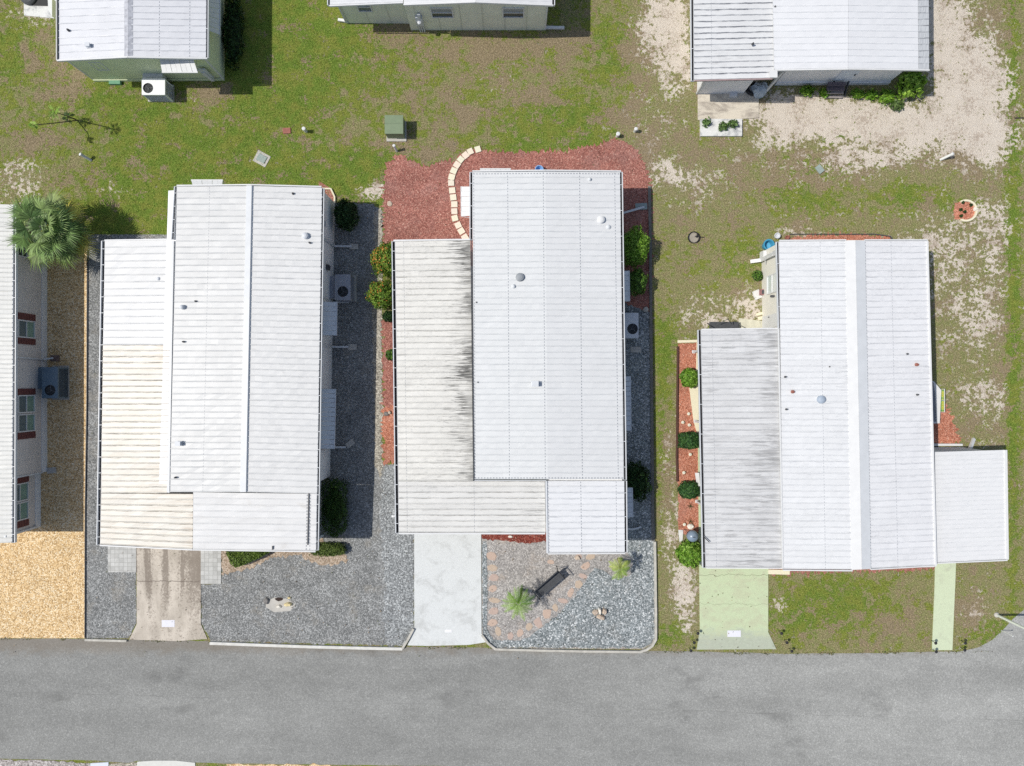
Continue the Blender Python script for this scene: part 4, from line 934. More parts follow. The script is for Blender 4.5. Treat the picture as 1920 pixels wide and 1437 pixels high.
def fronds(parent, c, n, L, pal, pitch=(.2, 1.1), droop=.9, nl=22, lw=.016, ll=.28, seed=3, azim=None, name='crown'):
    g = random.Random(seed); Vs = []; T = []
    for i in range(n):
        az = (i + g.uniform(-.3, .3)) / n * 2 * math.pi if azim is None else g.uniform(*azim)
        el = g.uniform(*pitch); ln = L * g.uniform(.75, 1.1)
        p = Vector(c); dirh = Vector((math.cos(az), math.sin(az), 0)); col = Vector(g.choice(pal))
        prev = p.copy(); e = el; side = Vector((-dirh.y, dirh.x, 0))
        for k in range(nl):
            s = k / nl; e = el - droop * s * 1.6
            step = dirh * math.cos(e) + Vector((0, 0, math.sin(e))); nxt = prev + step * ln / nl
            w = .012 * (1 - s * .7)
            Vs += [prev - side * w, prev + side * w, nxt + side * w * .8, nxt - side * w * .8]; T += [tuple(col * .8)] * 4
            if k > 1:
                for sd in (-1, 1):
                    l = ll * math.sin(math.pi * min(1, s * .9 + .12)) * g.uniform(.8, 1.15)
                    d = (side * sd * .85 + step * .6 + Vector((0, 0, -.25 + g.uniform(-.1, .15)))).normalized()
                    q = step.cross(d).normalized(); ww = step * lw
                    cc = col * g.uniform(.75, 1.3)
                    Vs += [nxt - ww, nxt + ww, nxt + d * l + ww * .2, nxt + d * l - ww * .2]; T += [tuple(cc)] * 4
            prev = nxt
    V = np.array([tuple(v) for v in Vs]); return npmesh(name, V, np.arange(len(V)).reshape(-1, 4), m_leaf, parent, np.array(T))
def fans(parent, c, n, L, R_, pal, seed=5, name='crown', bias=None):
    g = random.Random(seed); Vs = []; T = []
    for i in range(n):
        az = i * 2.399 + g.uniform(-.2, .2); el = 1.15 - 1.5 * (i / n) ** .9 + g.uniform(-.1, .1)
        ln = L * g.uniform(.7, 1.15) * (.55 + .45 * (i / n)); dr = Vector((math.cos(az) * math.cos(el), math.sin(az) * math.cos(el), math.sin(el)))
        if bias: dr = (dr + Vector(bias)).normalized()
        side = dr.cross(Vector((0, 0, 1))).normalized(); up = side.cross(dr); e = Vector(c) + dr * ln
        col = Vector(pal[min(len(pal) - 1, int(len(pal) * (i / n) ** 1.6 + g.uniform(-.3, .3)))] if i > 2 else pal[0])
        Vs += [Vector(c) - side * .02, Vector(c) + side * .02, e + side * .012, e - side * .012]; T += [tuple(col)] * 4
        ns = 26
        for k in range(ns):
            a = (k / (ns - 1) - .5) * 3.6; d = (dr * math.cos(a) + side * math.sin(a) + up * (-.12 * abs(a)) ).normalized()
            l = R_ * (1 - .10 * abs(a)) * g.uniform(.85, 1.1); w = (side * math.cos(a) - dr * math.sin(a)) * .027
            m1 = e + d * l * .55; tip = e + d * l + Vector((0, 0, -.16 * g.uniform(.5, 1.5)))
            cc = col * g.uniform(.45, 1.6)
            Vs += [e - w * .3, e + w * .3, m1 + w, m1 - w, m1 - w, m1 + w, tip + w * .12, tip - w * .12]; T += [tuple(cc)] * 8
    V = np.array([tuple(v) for v in Vs]); return npmesh(name, V, np.arange(len(V)).reshape(-1, 4), m_leaf, parent, np.clip(np.array(T), 0, 1))

# shrubs
ORF = [(.66, .26, .05), (.72, .36, .09), (.58, .20, .05)]
shrub(728, 488, .74, 1.25, 'round clipped bush with orange blossoms at the middle carport corner, the upper of two', BRG, flowers=ORF, fl_dir=(-.6, .2, .6), n=5200, ls=.042, name='flowering_shrub', group='orange flowering bushes')
shrub(716, 553, .62, 1.15, 'round clipped bush with orange blossoms beside the carport, the lower of two', BRG, flowers=ORF, fl_dir=(-.4, .5, .5), n=4000, ls=.042, name='flowering_shrub', group='orange flowering bushes')
shrub(728, 594, .24, .5, 'small dark bush below the two orange flowering bushes', DKG, n=700, ls=.05)
shrub(733, 665, .22, .35, 'tiny green plant in the red mulch strip by the carport', GRN, n=300, ls=.07, trunk=False)
shrub(1189, 464, .62, 1.45, 'large round bush half in sun beside the middle home', LIME, n=4200, ls=.045, ry=.82)
shrub(1193, 530, .44, 1.25, 'smaller half sunlit bush below the large round one', GRN, n=2600, ls=.045, ry=.56)
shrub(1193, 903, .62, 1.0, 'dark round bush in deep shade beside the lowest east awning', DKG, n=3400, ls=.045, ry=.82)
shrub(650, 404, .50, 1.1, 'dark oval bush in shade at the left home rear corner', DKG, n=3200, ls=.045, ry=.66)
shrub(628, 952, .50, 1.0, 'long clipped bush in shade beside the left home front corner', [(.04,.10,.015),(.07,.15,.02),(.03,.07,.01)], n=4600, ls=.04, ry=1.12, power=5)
shrub(616, 1030, .70, .45, 'low sunlit hedge under the left home front corner', [(.13,.19,.04),(.18,.25,.06),(.09,.13,.03)], n=2400, ls=.04, ry=.26, power=4, name='hedge', cat='hedge')
for pxs, lb in (([(424, 1040), (424, 1000), (505, 1000), (504, 1037), (475, 1052), (440, 1066), (432, 1060)], 'low clipped hedge beside the grey pavers of the left home'),):
    # wedge shaped clipped hedge: leaves on the top and front of a low wedge
    c = P(460, 1045); t = thing('hedge', Vector((c.x, c.y, 0)), lb, 'hedge')
    g2 = np.random.default_rng(8); pts = []
    poly = [(P(*q, .55).x, P(*q, .55).y) for q in pxs]
    def inside(px_, py_, poly):
        r = np.zeros(len(px_), bool); n = len(poly); j = n - 1
        for i in range(n):
            xi, yi = poly[i]; xj, yj = poly[j]
            cnd = ((yi > py_) != (yj > py_)) & (px_ < (xj - xi) * (py_ - yi) / (yj - yi + 1e-12) + xi); r ^= cnd; j = i
        return r
    a = np.array(poly); X = g2.uniform(a[:, 0].min(), a[:, 0].max(), 9000); Y = g2.uniform(a[:, 1].min(), a[:, 1].max(), 9000)
    k = inside(X, Y, poly); X, Y = X[k], Y[k]; Z = .48 + .05 * np.sin(X * 9) * np.sin(Y * 11) + g2.normal(size=len(X)) * .03
    # sides
    m1 = g2.random(len(X)) < .25; Z[m1] *= g2.random(m1.sum()) 
    c0 = np.stack([X, Y, Z], 1); nr = unit(np.array([0, 0, 1.0]) + g2.normal(size=c0.shape) * .5); tt = unit(np.cross(nr, g2.normal(size=c0.shape))); bb = np.cross(nr, tt)
    V, Fc = quads_from(c0, tt * .045, bb * .026); pal = np.array([(.12,.19,.03),(.17,.25,.045),(.08,.13,.02)])
    ti = pal[g2.integers(0, 3, len(X))] * g2.uniform(.7, 1.2, (len(X), 1)); npmesh('foliage', V, Fc, m_leaf, t, np.repeat(ti, 4, 0))
    mb = MB(); q = [P(*q, .55) for q in pxs]; cc = sum(q, Vector()) / len(q); mb.prism([cc.lerp(p_, .9) for p_ in q], .0, .40); mb.build('dark_core', plain('hedge_core', (.02, .045, .012), .95, .4, 20), t)  # solid wedge filler, coloured dark for the shade between the leaves
shrub(1293, 709, .40, .8, 'bright green bush at the top of the orange mulch bed', LIME, n=2600, ls=.05)
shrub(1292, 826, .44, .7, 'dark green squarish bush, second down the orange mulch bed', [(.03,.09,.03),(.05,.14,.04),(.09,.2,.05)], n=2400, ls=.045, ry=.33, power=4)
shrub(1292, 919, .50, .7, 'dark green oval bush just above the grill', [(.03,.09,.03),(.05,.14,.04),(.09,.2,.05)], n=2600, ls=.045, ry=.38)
shrub(1293, 1038, .55, 1.0, 'bright round leafy bush below the grill beside the mint driveway', LIME, n=3400, ls=.06)
shrub(1420, 517, .22, .35, 'little green weed clump beside the cream wall', GRN, n=300, ls=.05, trunk=False)
# strap leaf plants by house G
for i, (x, y, r_, nf, lb, nm) in enumerate([(1513,171,.30,26,'leafy clump left of the dark steps, nearer the porch','strap_plant'),(1546,174,.22,20,'small strap leaved clump touching the dark steps on their left','strap_plant'),
        (1608,176,.26,20,'strap leaved clump just right of the dark steps','strap_plant'),(1634,178,.24,18,'thin strap leaved clump second right of the dark steps','strap_plant'),(1664,182,.42,46,'dense bright strap leaved clump left of the tall bright bush','strap_plant')]):
    c = P(x, y, .15); t = thing(nm, Vector((c.x, c.y, 0)), lb, 'plant', 'strap leaved plants under the far right home')
    fronds(t, Vector((c.x, c.y, .05)), nf, r_ * 1.5, [(.20, .40, .03), (.30, .48, .06), (.12, .26, .03)], (.5, 1.3), 1.1, 5, .05, .0001, seed=i + 40, name='leaves')
    foliage(t, Vector((c.x, c.y, .16)), r_, r_ * .8, .14, [(.18, .38, .03), (.28, .46, .05), (.10, .22, .02)], 260, .07, name='foliage', lump=.4, seed=i + 60)
t = shrub(1708, 158, .55, .9, 'bright lime green bush under the far right home eave', [(.30,.50,.05),(.40,.60,.10),(.18,.34,.04)], n=900, ls=.09, lump=.35)
shrub(1682, 196, .26, .3, 'low dull green weed patch below the bright strap plants', [(.10,.18,.05),(.16,.24,.07)], n=260, ls=.06, lump=.4, trunk=False)
for x, y, lb in ((1325, 230, 'spindly green plant at the left of the white planter'), (1356, 237, 'smallest plant in the middle of the white planter'), (1374, 233, 'green plant near the right of the white planter')):
    c = P(x, y, .2); t = thing('potted_plant', Vector((c.x, c.y, .05)), lb, 'plant'); foliage(t, Vector((c.x, c.y, .2)), .2, .18, .14, [(.10, .18, .05), (.16, .26, .08)], 110, .07, lump=.5, seed=int(x), name='leaves')
    MB().tube([(c.x, c.y, .05), (c.x, c.y, .25)], .02, 6).build('stem', m_trunk, t)
# little wall planter
mb = MB(); a = P(1312, 225); b = P(1390, 257); mb.box(((a.x + b.x) / 2, (a.y + b.y) / 2, .06), (b.x - a.x, a.y - b.y, .12), 0, 0)
tag(mb.build('planter_slab', m_padw), 'white stained planter slab in front of the far right patio', 'slab')
# fan palm at left
c = P(86, 428, 2.0); gnd = Vector((c.x, c.y, 0))
t = thing('fan_palm', gnd, 'large fan palm beside the taupe home', 'palm tree')
fans(t, Vector((c.x, c.y, 2.0)), 28, 1.35, .85, [(.24, .34, .12), (.18, .29, .09), (.28, .36, .13), (.16, .24, .06), (.46, .42, .08)], seed=5, bias=(.38, -.08, -.08))
fans(t, Vector((c.x, c.y, 2.05)), 12, .45, .62, [(.26, .36, .16), (.20, .30, .12)], seed=17, name='heart_leaves')
MB().tube([(c.x, c.y, 0), (c.x + .05, c.y, 1.0), (c.x, c.y, 2.0)], [.17, .15, .14], 10).build('trunk', m_trunk, t)
# front yard palms
for x, y, hc, L, nf, lb, sd in ((972, 1130, 1.35, .92, 20, 'bright green feather palm beside the dark bench', 3), (1163, 1066, 1.25, .68, 14, 'smaller yellowish palm near the front corner of the middle home', 9)):
    c = P(x, y, hc); t = thing('feather_palm', Vector((c.x, c.y, 0)), lb, 'palm tree', 'palms in the front gravel garden')
    pal = [(.22, .38, .05), (.30, .48, .09), (.14, .28, .04)] if sd == 3 else [(.38, .48, .10), (.46, .52, .16), (.28, .42, .07)]
    fronds(t, c, nf, L, pal, (-.15, 1.0), .8, 20, .013, .17, seed=sd)
    b = Vector((c.x + (.15 if sd == 3 else .1), c.y + (.2 if sd == 3 else .1), 0)); MB().tube([b, b.lerp(c, .5) + Vector((.05, 0, 0)), c], [.07, .055, .06], 8).build('trunk', m_trunk, t)
# leaning yucca with two long stems
b = P(145, 226); t = thing('yucca', Vector((b.x, b.y, 0)), 'spindly leaning yucca with two thin stems in the top left lawn', 'plant')
for (x, y, hc, L, nf, sd) in ((103, 211, 2.0, .32, 14, 21), (62, 234, 1.9, .18, 9, 22), (128, 220, .6, .26, 14, 23)):
    c = P(x, y, hc)
    if sd == 22: c = P(63, 235, 1.9)
    fronds(t, c, nf, L, [(.25, .42, .06), (.34, .50, .10), (.16, .28, .05)] if sd != 23 else DKG, (-.4, 1.2), .4, 6, .02, .10, seed=sd, name='leaves')
    MB().tube([b, b.lerp(c, .6) + Vector((.1, 0, 0)), c], [.03, .022, .018], 6).build('stem', m_trunk, t)
# dark vegetation strip by house E east side
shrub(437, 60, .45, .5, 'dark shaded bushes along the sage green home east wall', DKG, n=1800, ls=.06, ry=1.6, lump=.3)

# ------------------------------------------------------------------ air conditioners
def ac_unit(x0, y0, x1, y1, h, fx, fy, fr, label, top, side, duct=None, pad=None, hd=.5):
    """px rect of the top face at height h, fan centre in photo pixels at height h"""
    a = P(x0, y1, h); b = P(x1, y0, h); cx, cy = (a.x + b.x) / 2, (a.y + b.y) / 2; w, d = b.x - a.x, b.y - a.y
    t = thing('air_conditioner', Vector((cx, cy, 0)), label, 'air conditioner', 'outdoor air conditioners')
    f = P(fx, fy, h); r = fr * (H - h) / F
    mb = MB(); mb.box((cx, cy, (h - .04 + .1) / 2), (w - .03, d - .03, h - .16), 0, 1)
    for q in ((-1, -1), (1, -1), (-1, 1), (1, 1)): mb.box((cx + q[0] * (w / 2 - .03), cy + q[1] * (d / 2 - .03), h / 2 + .03), (.06, .06, h - .1), 0, 0)
    for k in range(9):
        z = .16 + k * (h - .28) / 8; mb.box((cx, cy, z), (w - .008, d - .12, .018), 0, 0); mb.box((cx, cy, z), (w - .12, d - .008, .018), 0, 0)
    # top plate around the fan opening
    n = 24; ring = [(f.x + r * math.cos(2 * math.pi * k / n), f.y + r * math.sin(2 * math.pi * k / n), h) for k in range(n)]
    def edge(p):
        dx, dy = p[0] - f.x, p[1] - f.y; s = 1e9
        if dx > 1e-9: s = min(s, (cx + w / 2 - f.x) / dx)
        if dx < -1e-9: s = min(s, (cx - w / 2 - f.x) / dx)
        if dy > 1e-9: s = min(s, (cy + d / 2 - f.y) / dy)
        if dy < -1e-9: s = min(s, (cy - d / 2 - f.y) / dy)
        return (f.x + dx * s, f.y + dy * s, h)
    vs = []; 
    angs = sorted([2 * math.pi * k / n for k in range(n)] + [math.atan2(cy + sy * d / 2 - f.y, cx + sx * w / 2 - f.x) % (2 * math.pi) for sx in (-1, 1) for sy in (-1, 1)])
    for a_ in angs:
        p_ = (f.x + r * math.cos(a_), f.y + r * math.sin(a_), h); vs += [p_, edge(p_)]
    m_ = len(angs); fs = [(2 * k, 2 * k + 1, 2 * ((k + 1) % m_) + 1, 2 * ((k + 1) % m_)) for k in range(m_)]
    mb.add(vs, fs, 0)
    vs2 = []; 
    for a_ in angs: vs2 += [(f.x + r * math.cos(a_), f.y + r * math.sin(a_), h), (f.x + r * math.cos(a_), f.y + r * math.sin(a_), h - .10)]
    mb.add(vs2, [(2 * k, 2 * ((k + 1) % m_), 2 * ((k + 1) % m_) + 1, 2 * k + 1) for k in range(m_)], 1)
    for sx, sy, l1, l2 in ((0, 1, w, .012), (0, -1, w, .012), (1, 0, .012, d), (-1, 0, .012, d)): mb.box((cx + sx * w / 2, cy + sy * d / 2, h - .04), (l1, l2, .084), 0, 0)
    mb.build('cabinet', [top, side], t)
    mb = MB(); mb.lathe((f.x, f.y, h - .095), [(r * .98, 0), (r * .98, .01), (.01, .012)], 24, 0); o = mb.build('fan_well', plain('fan_well_black', (.012, .013, .015), .9), t)
    mb = MB(); mb.lathe((f.x, f.y, h - .08), [(.05, 0), (.05, .04), (.01, .05)], 12)
    for k in range(3):
        an = k * 2.094 + x0; q = Matrix.Rotation(an, 3, 'Z') @ Matrix.Rotation(.35, 3, 'X'); mb.box(Vector((f.x, f.y, h - .06)) + Matrix.Rotation(an, 3, 'Z') @ Vector((r * .48, 0, 0)), (r * .8, r * .42, .008), 0, 0, q)
    mb.build('fan', plain('fan_grey', (.17, .18, .19), .5), t)
    mb = MB()
    for rr in (.35, .68, .97): mb.tube([(f.x + r * rr * math.cos(2 * math.pi * k / 24), f.y + r * rr * math.sin(2 * math.pi * k / 24), h + .012) for k in range(25)], .004, 4, cap=False)
    for k in range(4): mb.bar((f.x - r * math.cos(k * .785), f.y - r * math.sin(k * .785), h + .012), (f.x + r * math.cos(k * .785), f.y + r * math.sin(k * .785), h + .012), .006)
    mb.build('fan_guard', m_black, t)
    if duct:
        a2 = P(duct[0], duct[3], hd); b2 = P(duct[2], duct[1], hd); MB().box(((a2.x + b2.x) / 2, (a2.y + b2.y) / 2, hd - .18), (b2.x - a2.x, b2.y - a2.y, .36)).build('duct', top, t)
    if pad:
        a2 = P(pad[0], pad[3]); b2 = P(pad[2], pad[1]); MB().box(((a2.x + b2.x) / 2, (a2.y + b2.y) / 2, .04), (b2.x - a2.x, b2.y - a2.y, .08)).build('pad', m_conc, t)
    return t
ac_unit(79, 689, 108, 747, .85, 94, 732, 10, 'slate blue air conditioner beside the taupe home', m_acd, m_acside, (63, 689, 80, 729), (100, 686, 131, 750), .6)
ac_unit(628, 515, 657, 563, .8, 643, 547, 10, 'grey air conditioner in the shaded alley of the left home', plain('mid_grey_cabinet', (.36,.37,.41), .45, .05, 4), m_acside, (618, 518, 629, 560), (648, 517, 669, 566), .6)
ac_unit(1172, 587, 1197, 634, .85, 1186, 617, 10, 'pale air conditioner under the middle home east eave', m_ac, m_acside, None, None)
te = ac_unit(266, 148, 309, 178, .85, 277.5, 165.5, 9.5, 'white air conditioner below the sage green home', m_bwhite, m_acside, None, (279, 160, 327, 192))
a = P(300, 150, .7); MB().box((a.x - .35, a.y + .12, .5), (.9, .35, .38)).build('duct', m_ac, te)
mb = MB(); a = P(126, 700); mb.bar((a.x, a.y, .5), (a.x + .1, a.y, .1), .04); 

# ------------------------------------------------------------------ small things
# transformer
a = P(722, 250, .75); b = P(755, 217, .75); cx, cy, w, d = (a.x + b.x) / 2, (a.y + b.y) / 2, b.x - a.x, b.y - a.y
t = thing('transformer_box', Vector((cx, cy, 0)), 'olive green electrical transformer box on a pad in the rear lawn', 'transformer')
mb = MB(); mb.box((cx, cy, .38), (w, d, .68)); mb.build('cabinet', m_tr, t)
mb = MB(); mb.slab([(cx - w / 2 - .02, cy + .02, .76), (cx + w / 2 + .02, cy + .02, .76), (cx + w / 2 + .02, cy - d / 2 - .02, .73), (cx - w / 2 - .02, cy - d / 2 - .02, .73)], .03)
mb.slab([(cx - w / 2 - .02, cy + d / 2 + .02, .75), (cx + w / 2 + .02, cy + d / 2 + .02, .75), (cx + w / 2 + .02, cy + .024, .762), (cx - w / 2 - .02, cy + .024, .762)], .03); mb.build('lid', m_tr, t)
MB().box((cx, cy - .06, .03), (w + .12, d + .14, .06)).build('pad', m_conc, t)
# white cleanout pipes
def cleanout(x, y, h, r, label, lean=(0, 0), mat=None):
    b = P(x, y); t = thing('drain_pipe', Vector((b.x, b.y, 0)), label, 'pipe', 'capped pipes standing in the lawn'); tp = b + Vector((lean[0], lean[1], h))
    MB().tube([b, tp], r, 12).build('pipe', mat or m_pipe, t)
    mb = MB(); dv = (tp - b).normalized(); mb.tube([tp - dv * .03, tp + dv * .045, tp + dv * .06], [r * 1.25, r * 1.25, r * .8], 12); mb.build('cap', m_white, t)
    return t
cleanout(574, 247, .35, .07, 'short white capped pipe in the lawn right of the red brick')
cleanout(744, 284, .5, .055, 'thin grey capped pipe at the mulch bed corner below the green transformer', (-.04, .08), m_ac)
cleanout(1157, 256, .30, .075, 'left of two pale capped pipes above the mulch behind the middle home')
cleanout(1190, 247, .32, .065, 'right of two pale capped pipes above the mulch behind the middle home')
cleanout(171, 301, .45, .06, 'leaning capped grey pipe in the left lawn', (-.2, .12), m_ac)
cleanout(1763, 300, .45, .06, 'long leaning pale pipe in the sandy right lawn', (.28, .12))
def flat_box(name, x, y, w, d, rz, mat, label, cat, surround=None, z=.04, grp=None):
    p = P(x, y); t = thing(name, Vector((p.x, p.y, 0)), label, cat, grp)
    if surround: mb = MB(); mb.box((p.x, p.y, .012), (w + surround, d + surround, .024), rz); mb.build('surround', m_conc, t)
    mb = MB(); mb.box((p.x, p.y, .012 + z / 2), (w, d, z), rz); mb.build('lid', mat, t); return t
flat_box('meter_box', 491, 298, .42, .33, -.5, m_lid, 'grey green meter lid in a sandy concrete surround, left lawn', 'meter box', .24, .05)
flat_box('meter_box', 1536, 318, .38, .28, -.9, m_lid, 'small grey meter lid in the right lawn', 'meter box', None, .06)
flat_box('brick_pad', 538, 246, .36, .26, .05, m_red, 'small red brick pad in the rear lawn', 'brick')
flat_box('valve_box', 218, 156, .52, .22, 0, plain('green_lid', (.16, .34, .22), .7), 'green ground box at the foot of the sage home', 'valve box', None, .14)
flat_box('splash_block', 664, 463, .40, .25, 0, m_conc, 'grey splash block at the upper downspout of the left home', 'splash block', None, .06, 'splash blocks')
flat_box('splash_block', 661, 651, .42, .27, 0, m_conc, 'grey splash block at the middle downspout of the left home', 'splash block', None, .06, 'splash blocks')
flat_box('splash_block', 657, 832, .42, .25, .65, m_conc, 'turned grey splash block at the lower downspout of the left home', 'splash block', None, .06, 'splash blocks')
flat_box('splash_block', 104, 672, .42, .27, 0, plain('rusty_block', (.22, .15, .13), .9), 'brown splash block above the slate air conditioner', 'splash block', None, .05, 'splash blocks')
flat_box('splash_block', 98, 882, .42, .27, .1, m_conc, 'grey splash block in the brown pebbles', 'splash block', None, .06, 'splash blocks')
flat_box('splash_block', 1202, 388, .55, .30, .05, plain('green_grey_block', (.30, .36, .35), .9), 'greenish splash block in the shaded mulch', 'splash block', None, .06, 'splash blocks')
flat_box('stepping_stone', 1192, 656, .50, .26, 0, m_conc, 'rectangular grey paver below the middle home air conditioner', 'paver', None, .04)
p = P(1210, 581); tag(MB().lathe((p.x, p.y, 0), [(.08, 0), (.13, .05), (.13, .12), (.07, .19), (.01, .21)], 16).build('garden_globe', m_conc, None, True), 'round grey stone ball above the middle home air conditioner', 'ball')
p = P(1011, 322); t = thing('bucket', Vector((p.x, p.y + .1, 0)), 'small light blue tub peeking out behind the middle home', 'tub'); q = P(1011, 318, .3)
MB().lathe((q.x, q.y, 0), [(.13, 0), (.19, .30), (.20, .31), (.17, .31), (.12, .05), (.01, .05)], 16).build('tub', plain('sky_blue', (.25, .45, .75), .5), t)
# curved paver path
arc = [(896,281),(882,285),(873,292),(864,300),(857,310),(851,321),(847,333),(846,344),(848,358),(850,371),(852,384),(852,397),(853,410),(859,423),(865,434),(872,446)]
for i, (x, y) in enumerate(arc):
    nx_, ny_ = arc[min(i + 1, len(arc) - 1)]; px_, py_ = arc[max(i - 1, 0)]; p = P(x, y); an = math.atan2(-(ny_ - py_), nx_ - px_)
    mb = MB(); s = .27 + rnd.uniform(-.01, .01); mb.box((p.x, p.y, .035), (s, s * 1.05, .07), an + rnd.uniform(-.06, .06))
    o = mb.build('paver', concrete('cream_paver', (.80 + rnd.uniform(-.04, .04), .72 + rnd.uniform(-.03, .03), .58), (.6, .48, .38), .5, .5, 5)); tag(o, 'cream square paver, number %d from the top of the curved row' % (i + 1), 'paver', 'cream pavers in a curved row')
def stone(x, y, w, d, h, rz, mat, label, cat='stone', name='rock', grp=None, flat=False, seed=0):
    p = P(x, y); g = random.Random(seed + int(x) + int(y)); n = 7 if flat else 9; mb = MB(); vs = []; rings = [(1, 0), (1.02, .5), (.93 if flat else .75, .92), (.5, 1.0)]
    rr = [g.uniform(.72 if flat else .8, 1.2) for _ in range(n)]
    for (k, z) in rings:
        for i in range(n):
            a = 2 * math.pi * i / n; v = Vector((math.cos(a) * w / 2 * k * rr[i], math.sin(a) * d / 2 * k * rr[i], 0)); v.rotate(Matrix.Rotation(rz, 3, 'Z')); vs.append((p.x + v.x, p.y + v.y, z * h + (0 if flat else g.uniform(-.1, .1) * h * z)))
    fs = [(r * n + i, r * n + (i + 1) % n, (r + 1) * n + (i + 1) % n, (r + 1) * n + i) for r in range(3) for i in range(n)] + [tuple(range(3 * n, 4 * n)), tuple(range(n))[::-1]]
    mb.add(vs, fs); return tag(mb.build(name, mat), label, cat, grp)
m_flag = [concrete('pink_flagstone_%d' % k, c, (.38, .30, .26), .5, .5, 5) for k, c in enumerate([(.52, .395, .32), (.50, .40, .31), (.49, .375, .32)])]
flags = [(922,1043,.40,.40),(924,1065,.40,.30),(925,1083,.40,.32),(925,1103,.36,.34),(926,1126,.50,.26),(926,1146,.42,.30),(924,1168,.38,.32),(935,1184,.26,.40),(957,1193,.30,.36),(975,1187,.30,.36),(992,1175,.32,.38),(1009,1167,.34,.44),(1026,1150,.38,.40),(1041,1139,.26,.34),(1056,1127,.42,.26),(1070,1111,.28,.42),(1085,1096,.40,.34),(1092,1080,.36,.22),(1098,1062,.46,.28),(1107,1044,.40,.24),(1085,1043,.30,.26),(1033,1054,.34,.22)]
for i, (x, y, w, d) in enumerate(flags):
    stone(x, y, w * 1.18, d * 1.18, .022, rnd.uniform(-.5, .5) if i > 6 else rnd.uniform(-.1, .1), m_flag[i % 3], 'pink flagstone, number %d counting from the pale driveway corner round the front garden curve' % (i + 1), 'flagstone', 'flagstone', 'flagstones edging the front garden', True)
m_rock = plain('tan_rock', (.55, .45, .36), .9, .25, 8, bump=.6); m_rockw = plain('white_rock', (.78, .74, .66), .9, .1, 8, bump=.4); m_rocky = plain('yellow_rock', (.75, .63, .36), .9, .15, 8, bump=.4); m_rockd = plain('grey_rock', (.22, .21, .20), .9, .25, 8, bump=.5)
stone(522, 1133, 1.7, .75, .015, 0, m_conc, 'pale dusty ring of ground around the rocks in the left gravel', 'dust patch', 'dust_patch', None, True)
stone(524, 1124, .50, .20, .02, 0, plain('dark_hollow', (.05, .035, .03), .95), 'dark hollow among the rocks in the left gravel', 'hollow', 'hollow', None, True)
stone(500, 1127, .32, .30, .12, .3, m_rockd, 'dark grey rock at the left of the rock ring'); stone(523, 1137, .26, .16, .12, 0, m_rockw, 'small cream rock in the rock ring'); stone(541, 1133, .36, .20, .16, .1, m_rocky, 'yellowish rock at the right of the rock ring'); stone(543, 1121, .16, .12, .1, 0, m_rocky, 'little tan rock at the top right of the rock ring')
for x, y, w, d, h, rz, m_, lb in ((1116,1148,.28,.26,.16,.4,m_rock,'tan rock at the left of the front garden rock pile'),(1127,1157,.40,.24,.18,-.2,m_rock,'brown rock at the bottom of the front garden rock pile'),(1124,1145,.14,.32,.22,.1,m_rockw,'pale upright rock in the front garden rock pile'),(1133,1146,.22,.28,.2,0,m_rock,'right hand rock in the front garden rock pile')):
    stone(x, y, w, d, h, rz, m_, lb, grp='rocks in the front garden pile')
stone(1083, 1046, .28, .22, .12, 0, m_rock, 'small tan rock under the middle home front edge'); stone(957, 1006, .24, .14, .1, 0, m_rockw, 'pale rock in the dark red mulch strip')
stone(731, 383, .24, .26, .06, 0, m_rock, 'loose cream stone in the red mulch by the alley'); stone(725, 776, .24, .22, .12, 0, m_rockd, 'grey round stone at the left in the carport mulch strip'); stone(731, 774, .18, .18, .12, 0, m_rock, 'tan stone at the right in the carport mulch strip')
stone(1295, 987, .34, .26, .14, 0, m_rockw, 'white rounded rock just above the grill')
# kerbs and edgings
def edging(pxs, w, h, mat, label, name='kerb', cat='kerb', z=0.0):
    mb = MB(); pts = [P(*q) for q in pxs]
    for i in range(len(pts) - 1):
        a_, b_ = pts[i], pts[i + 1]; a_ = Vector((a_.x, a_.y, z + h / 2)); b_ = Vector((b_.x, b_.y, z + h / 2)); d_ = (b_ - a_).normalized(); mb.bar(a_ - d_ * .004 * i, b_, w, h + .0015 * i)
    return tag(mb.build(name, mat), label, cat)
edging([(395,1205),(480,1208),(580,1211.5),(680,1214),(755,1215.5)], .13, .12, m_kerbw, 'long white kerb along the left gravel yard')
edging([(755,1215),(766,1197),(776,1178)], .10, .14, m_kerb, 'slanted kerb at the left corner of the pale driveway')
edging([(161,1199),(239,1201)], .10, .10, m_kerb, 'short pale kerb beside the tan pebbles')
edging([(904,1190),(915,1205),(929,1216),(1000,1218),(1100,1220),(1200,1221),(1212,1217),(1222,1210),(1229,1198),(1229,1150),(1228,1080),(1227,1015)], .10, .13, m_kerb, 'rounded kerb around the middle home front garden')
edging([(1224,1014),(1222,800),(1220,600),(1219,460),(1217,350)], .13, .09, plain('shade_dark_edging', (.20, .19, .17), .9, .25, 8), 'long timber edging right of the middle home, shade put into its dark colour', 'timber_edging', 'edging')  # shaded stretch of the kerb line; its shade is put into this darker colour
edging([(165,470),(164,750),(161,950),(160.5,1196)], .03, .07, m_iron, 'thin dark metal edging between tan pebbles and grey gravel', 'metal_edging', 'edging')
edging([(1270,650),(1269,750),(1268,860),(1269,903)], .06, .12, plain('dark_brown_edging', (.10, .05, .04), .9), 'dark brown edging left of the orange mulch bed', 'bed_edging', 'edging')
edging([(1270,641),(1309,640)], .12, .10, m_creamslab, 'cream board across the top of the orange mulch bed', 'board', 'board')
edging([(1480,440),(1560,440),(1640,440),(1668,444),(1672,449)], .04, .08, m_iron, 'thin black edging behind the right home mulch', 'bed_edging', 'edging')
